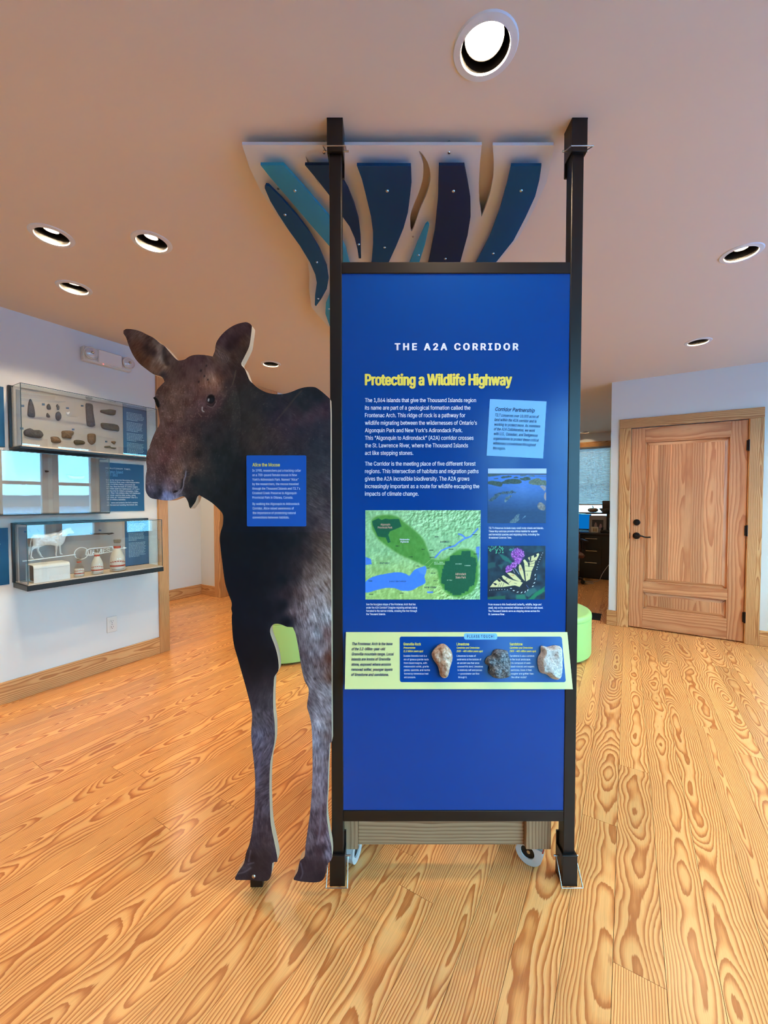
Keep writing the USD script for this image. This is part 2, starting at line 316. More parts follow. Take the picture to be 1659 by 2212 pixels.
def downlight(x, y, label, bulb, aim=(0, 0), name='recessed_lamp', grp=None):
    t = thing(name, label, 'ceiling lamp', (x, y, HC), group=grp)
    obj('trim_ring', lathe([(0.064, -0.001), (0.066, -0.006), (0.084, -0.004), (0.087, 0.0), (0.064, 0.0)], 40, (x, y, HC)), M_WPLAST, t, smooth=40)
    obj('reflector', lathe([(0.064, -0.003), (0.0655, 0.0), (0.062, 0.06), (0.058, 0.11), (0.0, 0.112), (0.0, 0.116), (0.066, 0.116), (0.0655, 0.0)], 40, (x, y, HC)), M_CAN, t, smooth=40)
    big = bulb is M_BULB2; R_, dz, dl = (0.052, 0.020, .030) if big else (0.029, 0.026, .047)
    b = lathe([(0, dl - .004), (R_ * .6, dl - .003), (R_ - .0015, dl), (R_ - .0015, 0.09), (0.0, 0.09)], 28)
    hold = lathe([(R_ - .001, 0.094), (R_ - .001, dz), (R_, dz - .001), (R_ + .0012, dz), (R_ + .0012, 0.096), (0, 0.096), (0, 0.094), (R_ - .001, 0.094)], 32)
    ax = A(-aim[1], aim[0], 0)
    if np.linalg.norm(aim) > 0: [q.apply_transform(trimesh.transformations.rotation_matrix(-np.linalg.norm(aim), ax, (0, 0, .06))) for q in (b, hold)]
    [q.apply_translation((x, y, HC)) for q in (b, hold)]; obj('bulb', b, bulb, t, smooth=40); obj('lamp_holder', hold, M_CAN, t, smooth=40)
for i, (x, y, lb) in enumerate(lamps): downlight(x, y, lb, M_BULB2 if i == 6 else (M_BULB3 if i == 7 else (M_BULBL if i < 3 or i in (4, 5) else M_BULB)), aim=(0, -0.2) if i == 6 else ((-.15, 0) if i < 3 else (0, 0)))
wh = ['behind the viewer near the display wall', 'behind the viewer in mid room', 'right of the viewer near the windows', 'behind the viewer near the windows', 'in the hidden space behind the sign, nearer the display wall', 'over the hidden office entrance', 'over the alcove past the display wall', 'right of the sign outside the photo', 'over the floor right of the wooden door']
for (x, y), w_ in zip(extra, wh): downlight(x, y, 'recessed ceiling lamp ' + w_, M_BULBA if x < -4 else (M_BULBL if x > 1 else (M_BULBS if y < .5 else M_BULB)))

# display wall on the left, opening, wall beyond
obj('wall_left', bx(XL - 0.13, XL, YB, 1.897, 0, HC), M_WALL, kind='structure')
obj('wall_left_far', bx(XL - 0.13, XL, 3.26, 8.4, 0, HC), M_WALL, kind='structure')
t = thing('trim_1', kind='structure')
for nm, b in (('casing_post', cbx(XL - 0.15, XL + 0.016, 1.897, 1.983, 0, HC)), ('casing_post', cbx(XL - 0.15, XL + 0.016, 3.18, 3.262, 0, HC)), ):
    board(nm, b, M_TRIM, t, along=2)
board('head_casing', cbx(XL - 0.15, XL + 0.016, 1.983, 3.18, HC - 0.105, HC), M_TRIM, t, along=1)
t = thing('baseboard_left', kind='structure')
board('baseboard', cbx(XL, XL + 0.016, YB, 1.897, 0, 0.14), M_TRIM, t, along=1, pith=(0.02, 0.03))
# alcove behind the opening
obj('wall_alcove_side', bx(-5.2, -5.07, 0.8, 5.3, 0, HC), M_WALL, kind='structure')
obj('wall_alcove_front', bx(-5.07, XL - 0.13, 0.8, 0.9, 0, HC), M_WALL, kind='structure')
obj('wall_alcove_back', bx(-5.07, -4.76, 3.43, 3.55, 0, HC), M_WALL, kind='structure')
obj('wall_alcove_beyond', bx(-5.2, XL - 0.13, 5.2, 5.3, 0, HC), M_WALL, kind='structure')
t = thing('trim_2', kind='structure')
board('casing_post', cbx(-4.76, -4.633, 3.414, 3.60, 0, 2.2), M_TRIM, t, along=2)
t = thing('baseboard_alcove', kind='structure')
board('baseboard', cbx(-5.07, -5.054, 0.9, 3.43, 0, 0.14), M_TRIM, t, along=1)
board('baseboard', cbx(-5.054, -4.76, 3.414, 3.43, 0, 0.14), M_TRIM, t, along=0)

# door wall
DX0, DX1, DH = 0.025, 0.922, 2.033
XO = -0.156
dw = sbox(XO, 0, XR, HC).difference(sbox(DX0 - 0.006, -0.01, DX1 + 0.006, DH + 0.006))
obj('wall_far', put(extr(dw, 0.14), A(0, YD + 0.14, 0), A(1, 0, 0), A(0, 0, 1), A(0, -1, 0)), M_WALL, kind='structure')
t = thing('door_1', kind='structure')
cw = 0.104
board('casing', cbx(DX0 - cw, DX0 - 0.004, YD - 0.018, YD, 0, DH + 0.004), M_TRIM, t, along=2)
board('casing', cbx(DX1 + 0.004, DX1 + cw, YD - 0.018, YD, 0, DH + 0.004), M_TRIM, t, along=2, pith=(0.03, 0.02))
board('head_casing', cbx(DX0 - cw, DX1 + cw, YD - 0.018, YD, DH + 0.005, DH + 0.097), M_TRIM, t, along=0)
for x in (DX0 - 0.006, DX1 + 0.001): board('jamb', bx(x, x + 0.005, YD - 0.003, YD + 0.14, 0, DH + 0.006), M_TRIM, t, along=2)
y0, y1 = YD + 0.006, YD + 0.05                       # leaf
st = 0.118
pd = thing('door_leaf', parent=t)
for a, b in ((DX0 + .002, DX0 + st), (DX1 - st, DX1 - .002)): board('stile', cbx(a, b, y0, y1, 0.012, DH - .002, .002), M_DOOR, pd, along=2)
rails = [(0.012, 0.20), (0.385, 0.475), (DH - 0.14, DH - .002)]
for a, b in rails: board('rail', cbx(DX0 + st, DX1 - st, y0 + .0005, y1, a, b, .002), M_DOOR, pd, along=0)
PX0, PX1 = DX0 + st, DX1 - st
dr = np.random.default_rng(5)
for (z0, z1, ws) in ((0.20, 0.385, [.1, .13, .09, .12, .11, .1]), (0.475, DH - 0.14, [.075, .06, .05, .012, .12, .06, .1, .09, .07])):
    board('panel_backing', bx(PX0, PX1, y0 + 0.022, y1 - .004, z0, z1), M_DOOR, pd, along=2, rng=dr)
    ws = np.array(ws); e = PX0 + 0.042 + np.r_[0, np.cumsum(ws / ws.sum())] * (PX1 - PX0 - 0.084)
    for a, b in zip(e[:-1], e[1:]):
        board('panel_stave', bx(a, b, y0 + 0.010, y0 + 0.024, z0 + 0.042, z1 - 0.042), M_DOOR, pd, along=2, rng=dr, tone=(1.25 if b - a < .02 else dr.uniform(0.74, 1.16)))
    q = 0.042                                        # bevelled border of the raised panel and the sticking
    for (ax0, az0, ax1, az1, nx, nz) in ((PX0, z0, PX1, z0, 0, 1), (PX0, z1, PX1, z1, 0, -1), (PX0, z0, PX0, z1, 1, 0), (PX1, z0, PX1, z1, -1, 0)):
        hor = az0 == az1
        p = []
        for s, (x, z) in ((1, (ax0, az0)), (-1, (ax1, az1))):
            ex, ez = (s, 0) if hor else (0, s)
            for d, yy in ((0, y0 + .001), (0.007, y0 + .001), (0.012, y0 + .018), (q, y0 + .0095), (q, y0 + .024), (0, y0 + .024)):
                p.append((x + nx * d + ex * d, yy, z + nz * d + ez * d))
        p = np.array(p); f = []
        for i in range(6): j = (i + 1) % 6; f += [(i, j, j + 6), (i, j + 6, i + 6)]
        f += [(0, i, i + 1) for i in range(1, 5)] + [(6, 6 + i + 1, 6 + i) for i in range(1, 5)]
        mm = trimesh.Trimesh(p, f, process=False); mm.fix_normals()
        board('panel_border', mm, M_DOOR, pd, along=0 if hor else 2, rng=dr, tone=0.92)
for z in (0.24, 1.03, 1.80):
    obj('hinge', cat_(cyl(0.008, (DX1 + .003, YD - 0.012, z - .05), (DX1 + .003, YD - 0.012, z + .05), 16), cbx(DX1 - .012, DX1 + .016, YD - .010, YD + .004, z - .045, z + .045, .001)), M_DARK, t, label='dark bronze hinge', smooth=30)
hx, hz = DX0 + 0.058, 0.945
obj('door_lever', cat_(lathe([(0, .018), (.024, .018), (.033, .008), (.034, 0), (0, 0)], 32).apply_transform(trimesh.transformations.rotation_matrix(math.pi / 2, (1, 0, 0))).apply_translation((hx, y0, hz)),
    cyl(0.010, (hx, y0, hz), (hx, y0 - .052, hz), 16), tube(curve([(hx, y0 - .05, hz), (hx + .035, y0 - .053, hz + .004), (hx + .075, y0 - .05, hz - .008), (hx + .118, y0 - .046, hz - .006)], 6), 0.0075)), M_DARK, t, label='dark bronze door lever', smooth=40)
obj('deadbolt', cat_(lathe([(0, .02), (.020, .02), (.030, .010), (.031, 0), (0, 0)], 32).apply_transform(trimesh.transformations.rotation_matrix(math.pi / 2, (1, 0, 0))).apply_translation((hx, y0, hz + .137)), cbx(hx - .004, hx + .004, y0 - .03, y0 - .018, hz + .127, hz + .147, .001)), M_DARK, t, label='round dark bronze deadbolt', smooth=40)
obj('strike_plate', cbx(DX0 - .005, DX0 + .003, YD - .004, YD + .004, hz - .03, hz + .03, .001), M_DARK, t)
t = thing('baseboard_far', kind='structure')
board('baseboard', cbx(XO - .016, DX0 - cw, YD - .016, YD, 0, .155), M_TRIM, t, along=0)
board('baseboard', cbx(XO - .016, XO, YD, YD + .14, 0, .155), M_TRIM, t, along=1)
board('baseboard', cbx(DX1 + cw, XR, YD - .016, YD, 0, .14), M_TRIM, t, along=0)

# window wall on the right, out of the frame, mirrored in the glass of the display cases
wins = [(2.30, 2.88), (3.05, 3.62), (4.12, 4.70), (-.45, .42), (-1.3, -.72), (.62, 1.22), (1.40, 2.0)]
WZ0, WZ1 = 0.62, 2.29
ww = sbox(YB, 0, YD + .14, HC)
for a, b in wins: ww = ww.difference(sbox(a, WZ0, b, WZ1))
obj('wall_right', put(extr(ww, 0.16), A(XR, 0, 0), A(0, 1, 0), A(0, 0, 1), A(1, 0, 0)), M_WALL, kind='structure')
M_SASH = plain('sash_wood', (150, 108, 72), 0.5)
for i, (a, b) in enumerate(wins):
    t = thing(f'window_{i + 1}', kind='structure')
    fr = []
    for (p, q, z0, z1) in ((a - .05, a + .03, WZ0 - .05, WZ1 + .08), (b - .03, b + .05, WZ0 - .05, WZ1 + .08), (a + .03, b - .03, WZ1 - .03, WZ1 + .08), (a + .03, b - .03, WZ0 - .05, WZ0 + .05)): fr.append(bx(XR - .02, XR + .03, p, q, z0, z1))
    obj('frame', cat_(*fr), M_SASH, t)
    obj('meeting_rail', bx(XR + .03, XR + .07, a, b, 1.575, 1.63), M_SASH, t)
    obj('pane', bx(XR + .048, XR + .052, a, b, WZ0, WZ1), M_PANE, t)
obj('wall_back', bx(-5.2, XR, YB - 0.13, YB, 0, HC), M_WALL, kind='structure')

# office behind the door wall
YO = 8.2
ow = sbox(XL, 0, XR, HC).difference(sbox(-1.75, 1.0, -0.28, 2.27))
obj('wall_office', put(extr(ow, 0.14), A(0, YO + .14, 0), A(1, 0, 0), A(0, 0, 1), A(0, -1, 0)), M_WALL, kind='structure')
obj('wall_office_right', bx(0.9, 1.0, YD + .14, YO, 0, HC), M_WALL, kind='structure')
t = thing('window_8', kind='structure')
board('head_casing', cbx(-1.86, -0.17, YO - .02, YO, 2.27, 2.37), M_TRIM, t, along=0)
for x in (-1.85, -0.28): board('casing', cbx(x, x + .10, YO - .02, YO, 1.0, 2.27), M_TRIM, t, along=2)
obj('meeting_rail', bx(-1.75, -.28, YO + .07, YO + .11, 1.58, 1.64), plain('white_sash', (210, 212, 214), .5), t)
obj('pane', bx(-1.75, -.28, YO + .088, YO + .092, 1.0, 2.27), M_PANE, t)
t = thing('window_blind', 'pale translucent cellular blind drawn over the office window', 'blind', (-1.0, YO - .03, 2.2))
M_BLIND = mat('blind_cloth', {'d': ('diffuse_bsdf', {'color': lin((205, 212, 220))}), 't': ('translucent_bsdf', {'color': lin((235, 205, 190))}), 'x': ('mix_closure', {'fac': 0.08})}, [('d.BSDF', 'x.closure1'), ('t.BSDF', 'x.closure2')], 'x.closure')
n = 42; zs = np.linspace(1.24, 2.24, n)
pl = []
for i in range(n - 1):
    zm = (zs[i] + zs[i + 1]) / 2
    pl.append(trimesh.Trimesh([(-1.76, YO - .03, zs[i]), (-.275, YO - .03, zs[i]), (-1.76, YO - .042, zm), (-.275, YO - .042, zm), (-1.76, YO - .03, zs[i + 1]), (-.275, YO - .03, zs[i + 1])], [(0, 1, 3), (0, 3, 2), (2, 3, 5), (2, 5, 4)], process=False))
obj('blind_cloth', cat_(*pl), M_BLIND, t)
obj('bottom_rail', cbx(-1.76, -.275, YO - .048, YO - .022, 1.22, 1.24), M_WPLAST, t); obj('head_rail', cbx(-1.77, -.27, YO - .06, YO - .02, 2.24, 2.275), plain('grey_rail', (120, 122, 128), .5), t)

# outdoors: river and far shore
obj('river_water', bx(4, 900, -700, 900, -4.2, -4.0), plain('river_water', (40, 112, 172), 0.12, bump=0.5, bscale=0.8), None, 'broad blue river outside the windows, seen mirrored in the display cases', 'water', kind='stuff')
obj('river_water', bx(-900, 900, 20, 900, -4.4, -4.2), M_WALL if False else plain('river_water_far', (60, 110, 150), 0.2), None, 'stretch of river beyond the office window', 'water', kind='stuff')
sh = np.random.default_rng(3); ys = np.linspace(-600, 800, 90); top = -4 + 9 + 6 * meshkit.fbm(np.c_[ys / 40, ys * 0, ys * 0], 4, 2)
v = []; 
for y, tz in zip(ys, top): v += [(480, y, -4.2), (500, y, tz), (540, y, tz * .8), (560, y, -4.2)]
f = []
for i in range(len(ys) - 1):
    for j in range(3): a = i * 4 + j; f += [(a, a + 4, a + 5), (a, a + 5, a + 1)]
obj('far_shore', trimesh.Trimesh(v, f, process=False), plain('shore_trees', (70, 84, 96), 0.9), kind='structure')

# ------------------------------------------------------------------ the sign: black frame from floor to ceiling with a blue panel
DS = 1.325                                          # its front, metres ahead of the camera
S0 = AHEAD * DS
PS = Plane(S0, RIGHT, UP)                           # u to the right, v up, w towards the viewer
def sb(u0, u1, d0, d1, z0, z1, c=0.0):
    m = cbx(u0, u1, d0, d1, z0, z1, c) if c else bx(u0, u1, d0, d1, z0, z1)
    return put(m, S0, RIGHT, AHEAD, UP)
sign = thing('information_sign', 'tall black-framed blue sign headed Protecting a Wildlife Highway, clamped between floor and ceiling', 'sign', S0 + RIGHT * 0.234, YAW)
for u0, u1 in ((-.177, -.138), (.608, .646)): obj('post', sb(u0, u1, 0, .040, .004, HC - .004, .0015), M_BLACK, sign)
obj('crossbar', sb(-.138, .608, 0, .040, 2.041, 2.077, .0015), M_BLACK, sign)
obj('crossbar', sb(-.138, .608, 0, .040, .215, .252, .0015), M_BLACK, sign)
panel = obj('panel', sb(-.1375, .6075, .003, .018, .2525, 2.0405), M_BLUE, sign, label='blue printed panel of the sign')
for u0, u1, sgn in ((-.177, -.138, 1), (.608, .646, -1)):     # foot and head sleeves with wire clips
    for zb, up in ((0.0, 1), (HC, -1)):
        def zz(a, b): return (zb + a, zb + b) if up > 0 else (zb - b, zb - a)
        o = 0.006
        parts = [sb(u0 - o, u1 + o, -.010, .0, *zz(0, .105), .001), sb(u0 - o, u0, .0, .046, *zz(0, .105)), sb(u1, u1 + o, .0, .046, *zz(0, .105)), sb(u0 - o, u1 + o, .040, .047, *zz(0, .15), .001), sb(u0 - o, u1 + o, -.010, .047, *zz(0, .005))]
        obj('sleeve', cat_(*parts), M_BLACK, sign)
        zc = zb + up * .078; ze = zb + up * (.012 if up > 0 else .104)
        pt = [(u0 - .014, .022, zc), (u0 - .016, -.028, ze), (u1 + .016, -.028, ze), (u1 + .014, .022, zc)]
        pin = [(u0 - .022, .022, zc), (u1 + .022, .022, zc)]
        w = [S0 + RIGHT * a + AHEAD * b + UP * c for a, b, c in pt]; w2 = [S0 + RIGHT * a + AHEAD * b + UP * c for a, b, c in pin]
        obj('wire_clip', cat_(tube(w, .0017), tube(w2, .003)), M_STEEL, sign, label='bent steel wire clip', smooth=50)
PP = Plane(S0 + AHEAD * .003, RIGHT, UP)
T1 = .0009
sp = lambda s: ' '.join(s)
obj('heading', PP.text('T H E   A 2 A   C O R R I D O R', 853, 1119, 756, 14, True, t=.0004, fat=.05), M_WHITE, panel)
obj('title', PP.text('Protecting a Wildlife Highway', 789, 1105, 831.6, 23, True, t=.0004, fat=.045), M_YELLOW, panel, label='yellow title lettering')
body = [('The 1,864 islands that give the Thousand Islands region', 1028), ('its name are part of a geological formation called the', 1016), ('Frontenac Arch. This ridge of rock is a pathway for', 1004.8), ('wildlife migrating between the wildernesses of Ontario’s', 1030), ('Algonquin Park and New York’s Adirondack Park.', 998.7), ('This “Algonquin to Adirondack” (A2A) corridor crosses', 1022.7), ('the St. Lawrence River, where the Thousand Islands', 1010.8), ('act like stepping stones.', 892.6)]
body2 = [('The Corridor is the meeting place of five different forest', 1027), ('regions. This intersection of habitats and migration paths', 1033.5), ('gives the A2A incredible biodiversity. The A2A grows', 1013.7), ('increasingly important as a route for wildlife escaping the', 1035), ('impacts of climate change.', 904)]
ms = [PP.text(s, 788.5, x1, 868.7 + 16.27 * i, 8.6, t=.0004, fat=.022) for i, (s, x1) in enumerate(body)] + [PP.text(s, 788.5, x1, 1005.8 + 16.2 * i, 8.6, t=.0004, fat=.022) for i, (s, x1) in enumerate(body2)]
obj('body_text', cat_(*ms), M_WHITE, panel)
def caption(lines, x0, base, dy, c, ends, **k): return [PP.text(s, x0, e, base + dy * i, c, True, t=.0004, **k) for i, (s, e) in enumerate(zip(lines, ends))]
q = lambda v: 730 + v / 3.13
obj('caption_text', cat_(*caption(['TILT’s Preserves include many small rocky shoals and islands.', 'These tiny outcrops provide critical habitat for aquatic', 'and terrestrial species and migrating birds, including the', 'threatened Common Tern.'], 1055.5, 1142.6, 6.9, 4.1, map(q, (1390, 1349, 1362, 1174)))), M_WHITE, panel)
obj('caption_text', cat_(*caption(['See the hourglass shape of the Frontenac Arch that lies', 'under the A2A Corridor? Imagine migrating animals being', 'funneled to the narrow middle, crossing the river through', 'the Thousand Islands.'], 791, 1307.3, 7.05, 4.1, map(q, (525, 535, 535, 322)))), M_WHITE, panel)
obj('caption_text', cat_(*caption(['From moose to this Swallowtail butterfly, wildlife, large and', 'small, rely on the connected wilderness of A2A for safe travel.', 'The Thousand Islands serve as stepping stones across the', 'St. Lawrence River.'], 1054.6, 1307.6, 7.05, 4.1, map(q, (1375, 1387, 1364, 1128)))), M_WHITE, panel)
# the tilted card
c0 = [(1027, 507), (1410, 523), (1387, 909), (1005, 890)]
cc = [(730 + x / 3.13, 700 + y / 3.13) for x, y in c0]
obj('partnership_card', PP.poly(cc, .0006), M_PALE, panel, label='pale blue tilted card on the panel')
def cx(x, y): return 730 + x / 3.13, 700 + y / 3.13
cl = [('Corridor Partnership', 1061, 1328, 586, 24, True), ('TILT conserves over 10,000 acres of', 1059, 1355, 624, 19, False), ('land within the A2A corridor and is', 1057, 1340, 655, 19, False), ('working to protect more. As members', 1055, 1365, 687, 19, False), ('of the A2A Collaborative, we work', 1053, 1330, 718, 19, False), ('with U.S., Canadian, and Indigenous', 1051, 1348, 750, 19, False), ('organizations to protect these critical', 1049, 1355, 782, 19, False), ('wilderness connections throughout', 1047, 1335, 814, 19, False), ('the region.', 1045, 1131, 847, 19, False)]
ms = []
for s, a, b, y, ch, bd in cl:
    (X0, Y0), (X1, Y1) = cx(a, y), cx(b, y + (b - a) * .042)
    ms.append(PP.text(s, X0, X1, Y0, ch / 3.13, bd, slant=.2, t=.0008, y1=Y1))
obj('card_text', cat_(*ms), M_NAVYINK, panel)

# painted prints: each works on the print's own little canvas (photo pixels of the print, sRGB)
class Canvas:
    def __init__(s, x0, y0, x1, y1, step):
        s.b = (x0, y0, x1, y1); w, h = int((x1 - x0) / step) + 1, int((y1 - y0) / step) + 1
        s.X, s.Y = np.meshgrid(np.linspace(x0, x1, w), np.linspace(y0, y1, h)); s.C = np.zeros((h, w, 3))
    def n(s, sx, sy=None, oc=4, seed=0): return meshkit.fbm(np.stack([s.X / sx, s.Y / (sy or sx), s.X * 0 + seed * 9.1], -1), oc, seed)
    def mix(s, m, c): s.C = s.C * (1 - m[..., None]) + np.asarray(c, float) * m[..., None]
    def poly(s, pts, c, soft=0.7, wob=0, seed=0):
        pg = Polygon(pts).buffer(0); P = shapely.points(s.X, s.Y)
        d = shapely.distance(pg.boundary, P) * np.where(shapely.contains_xy(pg, s.X, s.Y), 1, -1)
        if wob: d = d + wob * (s.n(6, seed=seed) - .5) * 2
        m = np.clip(d / soft + .5, 0, 1); s.mix(m, c); return m
    def ell(s, x, y, rx, ry, c, soft=.5, ang=0, op=1):
        a = math.radians(ang); u, v = s.X - x, s.Y - y
        u, v = u * math.cos(a) + v * math.sin(a), -u * math.sin(a) + v * math.cos(a)
        d = np.sqrt((u / rx) ** 2 + (v / ry) ** 2); m = np.clip((1 - d) / soft + .5, 0, 1) * op; s.mix(m, c); return m
    def line(s, pts, w, c, soft=.6, op=1):
        from shapely.geometry import LineString
        d = shapely.distance(LineString(pts), shapely.points(s.X, s.Y)); s.mix(np.clip((w - d) / soft + .5, 0, 1) * op, c)
def pc(ox, oy, k): return lambda pts: [(ox + x / k, oy + y / k) for x, y in pts]
# map
K = Canvas(789, 1102, 1037, 1295, 0.9); g = pc(780, 1090, 6.144)
rel = K.n(5, 9, 4, 1); rel2 = np.gradient(K.n(4, 4, 5, 2), axis=1) + np.gradient(K.n(4, 4, 5, 2), axis=0)
low = np.clip((K.Y - 1190) / 60, 0, 1) * np.clip(1.2 - (K.X - 930) / 80, 0, 1)
K.C = A(160, 212, 150) * (1 - low[..., None]) + A(176, 214, 122) * low[..., None] + ((rel - .5) * 50)[..., None] * A(1, .8, .9)
hill = np.clip((1165 - K.Y) / 40, 0, 1) * np.clip((K.X - 850) / 60, 0, 1) + np.clip((K.Y - 1230) / 40, 0, 1) * np.clip((K.X - 930) / 30, 0, 1) + .25
K.C += (rel2 * 360 * hill)[..., None]
K.poly(g([(55, 690), (130, 720), (140, 790), (55, 800)]), (80, 140, 240)); 
for st in ([(980, 700), (1060, 610), (1150, 570), (1240, 545), (1290, 500), (1370, 450), (1450, 420), (1540, 320)], [(1380, 440), (1330, 400), (1290, 390)]): K.line(g(st), 1.7, (96, 150, 240))
K.poly(g([(1520, 560), (1570, 550), (1560, 720), (1540, 800), (1520, 760)]), (96, 150, 230)); K.poly(g([(870, 1150), (960, 1150), (950, 1175), (880, 1175)]), (96, 150, 240))
hg = g(closed([(140, 230), (200, 165), (330, 140), (470, 160), (560, 230), (700, 340), (810, 450), (870, 580), (910, 690), (960, 735), (1100, 730), (1180, 680), (1300, 600), (1450, 600), (1530, 680), (1545, 850), (1540, 1020), (1480, 1140), (1380, 1200), (1250, 1220), (1130, 1160), (1060, 1060), (1030, 960), (1000, 850), (900, 830), (830, 800), (700, 740), (520, 660), (380, 570), (250, 470), (170, 360)], 4))
for sf, col in ((9, (120, 178, 84)), (4, (86, 158, 62))): K.poly(hg, col, sf)
K.C += ((rel - .5) * 26)[..., None]
lake = g(closed([(55, 1030), (150, 960), (300, 920), (500, 895), (600, 920), (640, 940), (690, 880), (760, 840), (830, 850), (850, 900), (840, 960), (850, 1040), (760, 1090), (660, 1140), (530, 1140), (450, 1110), (330, 1105), (180, 1140), (55, 1165)], 3)) 
K.poly(lake, (74, 140, 246), 1, 1.0, 5); K.poly(g([(740, 850), (850, 810), (870, 850), (850, 950), (780, 900)]), (90, 152, 240), 1, 2.5, 8)
alg = g([(145, 220), (230, 180), (270, 205), (320, 185), (380, 195), (430, 190), (500, 190), (535, 290), (380, 355), (360, 400), (390, 495), (355, 510), (325, 435), (270, 430), (220, 420), (190, 350), (155, 270)])
K.poly(alg, (16, 98, 66), .8); 
rs = np.random.default_rng(8); ad0 = [(1205, 670), (1320, 665), (1330, 615), (1445, 610), (1450, 690), (1510, 710), (1530, 820), (1515, 990), (1500, 1070), (1440, 1100), (1420, 1150), (1330, 1200), (1240, 1200), (1180, 1150), (1110, 1120), (1105, 1055), (1065, 1040), (1060, 960), (1075, 850), (1110, 750), (1170, 740), (1175, 680)]
ad = []
for (x, y), (x2, y2) in zip(ad0, ad0[1:] + ad0[:1]): ad += [(x, y), (x + (x2 - x) * .5, y), (x + (x2 - x) * .5, y + (y2 - y) * .5), (x2, y + (y2 - y) * .5)]
K.poly(g(ad), (14, 96, 62), .8); K.C += ((K.n(3, seed=4) - .5) * 14)[..., None]
for st in ([(850, 790), (930, 720)], [(890, 825), (955, 755)]): K.line(g(st), .5, (150, 190, 110))
for x, y, w, d in ((970, 425, 50, 1), (1145, 548, 50, 1), (1160, 590, 60, 1), (900, 605, 65, 1), (905, 698, 65, 1), (455, 550, 60, 1), (800, 590, 40, 1), (630, 690, 55, 1), (725, 812, 50, 1), (865, 842, 40, 1), (920, 908, 65, 1), (955, 1005, 55, 1), (95, 1012, 50, 1), (515, 1175, 65, 1), (110, 1190, 50, 1), (1470, 398, 70, 1), (1485, 655, 70, 1), (1250, 785, 80, 0), (1370, 808, 80, 0), (1140, 1000, 65, 0), (965, 765, 125, 0), (965, 788, 140, 0)):
    mk = (np.abs(K.Y - (1090 + y / 6.144)) < .9) & (K.X > 780 + x / 6.144) & (K.X < 780 + (x + w) / 6.144) & (K.n(1.3, 3, 2, 6) > .38); K.mix(mk * .75, (30, 60, 40) if d else (210, 230, 200))
m, ink = print_grid(PP, *K.b, K.C, .0005); obj('region_map', m, M_PRINT, panel, label='green region map with blue lake', attrs={'ink': ink})
ml = []
def mt(s, x0, x1, y, c, b=True): return PP.text(s, 780 + x0 / 6.144, 780 + x1 / 6.144, 1090 + y / 6.144, c / 6.144, b, t=.0009)
for a in (('O N T A R I O', 250, 385, 788, 20), ('Q U E B E C', 1050, 1172, 502, 20), ('N E W  Y O R K', 842, 998, 1108, 20), ('L A K E  O N T A R I O', 375, 595, 1026, 17, False)): obj('map_lettering', mt(*a), M_NAVYINK, panel)
M_SALM = plain('salmon_ink', (224, 186, 160), .5)
for a in ((('Algonquin', 258, 386, 276, 26), ('Provincial Park', 222, 415, 316, 26)), (('Adirondack', 1250, 1393, 934, 28), ('State Park', 1253, 1390, 978, 28))): obj('map_lettering', cat_(*[mt(*q_) for q_ in a]), M_SALM, panel)
obj('map_lettering', cat_(mt('Madawaska', 514, 640, 472, 22), mt('Highlands', 522, 632, 503, 22)), M_WHITE, panel)
# lake photo
K = Canvas(1054, 1012, 1179, 1130, 0.8); g = pc(1050, 1000, 11.85)
t_ = (K.Y - 1012) / 118
K.C = A(70, 125, 215) + (A(30, 66, 110) - A(70, 125, 215)) * np.clip((t_ - .2) / .6, 0, 1)[..., None]
K.C += (np.clip(1 - np.abs(K.X - 1130) / 70, 0, 1) * np.clip(1 - np.abs(t_ - .4) / .4, 0, 1) * 22)[..., None] + ((K.n(6, 3, 3, 3) - .5) * 14)[..., None]
K.mix(np.clip((1023 - K.Y) / 2 + .5, 0, 1), (176, 206, 250)); K.mix(np.clip((K.X - 1110) / 60, 0, 1) * np.clip((1023 - K.Y) / 2, 0, 1) * .5, (205, 228, 255))
K.mix((np.abs(K.Y - 1024.5) < 1.6) * 1., (70, 92, 120)); 
def isl(pts, c=(56, 76, 66), wob=2.0, seed=0, tex=60):
    m = K.poly(g(closed(pts, 3)), c, 1.0, wob, seed); K.C += (m * (K.n(2.2, 2.6, 3, seed + 3) - .42) * tex)[..., None] * A(1, 1.05, .85)
isl([(50, 280), (300, 275), (560, 285), (400, 310), (200, 340), (50, 345)], (60, 84, 92), .8, 1, 20); isl([(380, 360), (500, 335), (640, 345), (560, 375), (400, 390)], seed=2); isl([(200, 400), (300, 385), (300, 405), (210, 410)], wob=.8, seed=3); isl([(700, 370), (760, 350), (820, 378), (720, 384)], wob=.8, seed=4)
isl([(850, 320), (960, 300), (1030, 320), (920, 345)], (80, 108, 120), .8, 5); isl([(1060, 330), (1200, 310), (1240, 350), (1100, 345)], (80, 108, 120), .8, 6); isl([(1240, 335), (1520, 345), (1520, 358), (1300, 345)], (76, 100, 120), .5, 7)
isl([(860, 400), (980, 370), (1080, 365), (1120, 410), (1090, 440), (920, 440)], seed=8); isl([(55, 480), (200, 460), (340, 480), (420, 520), (380, 600), (250, 575), (60, 545)], seed=9); isl([(350, 510), (480, 450), (620, 415), (760, 405), (890, 460), (880, 510), (720, 535), (600, 530), (450, 520)], seed=10)
isl([(1080, 480), (1180, 420), (1290, 385), (1400, 430), (1525, 460), (1525, 590), (1440, 570), (1300, 560), (1120, 545)], (96, 110, 92), 2, 11, 90); isl([(1375, 600), (1430, 570), (1515, 620), (1490, 710), (1440, 670)], (160, 150, 150), 1.5, 12, 60)
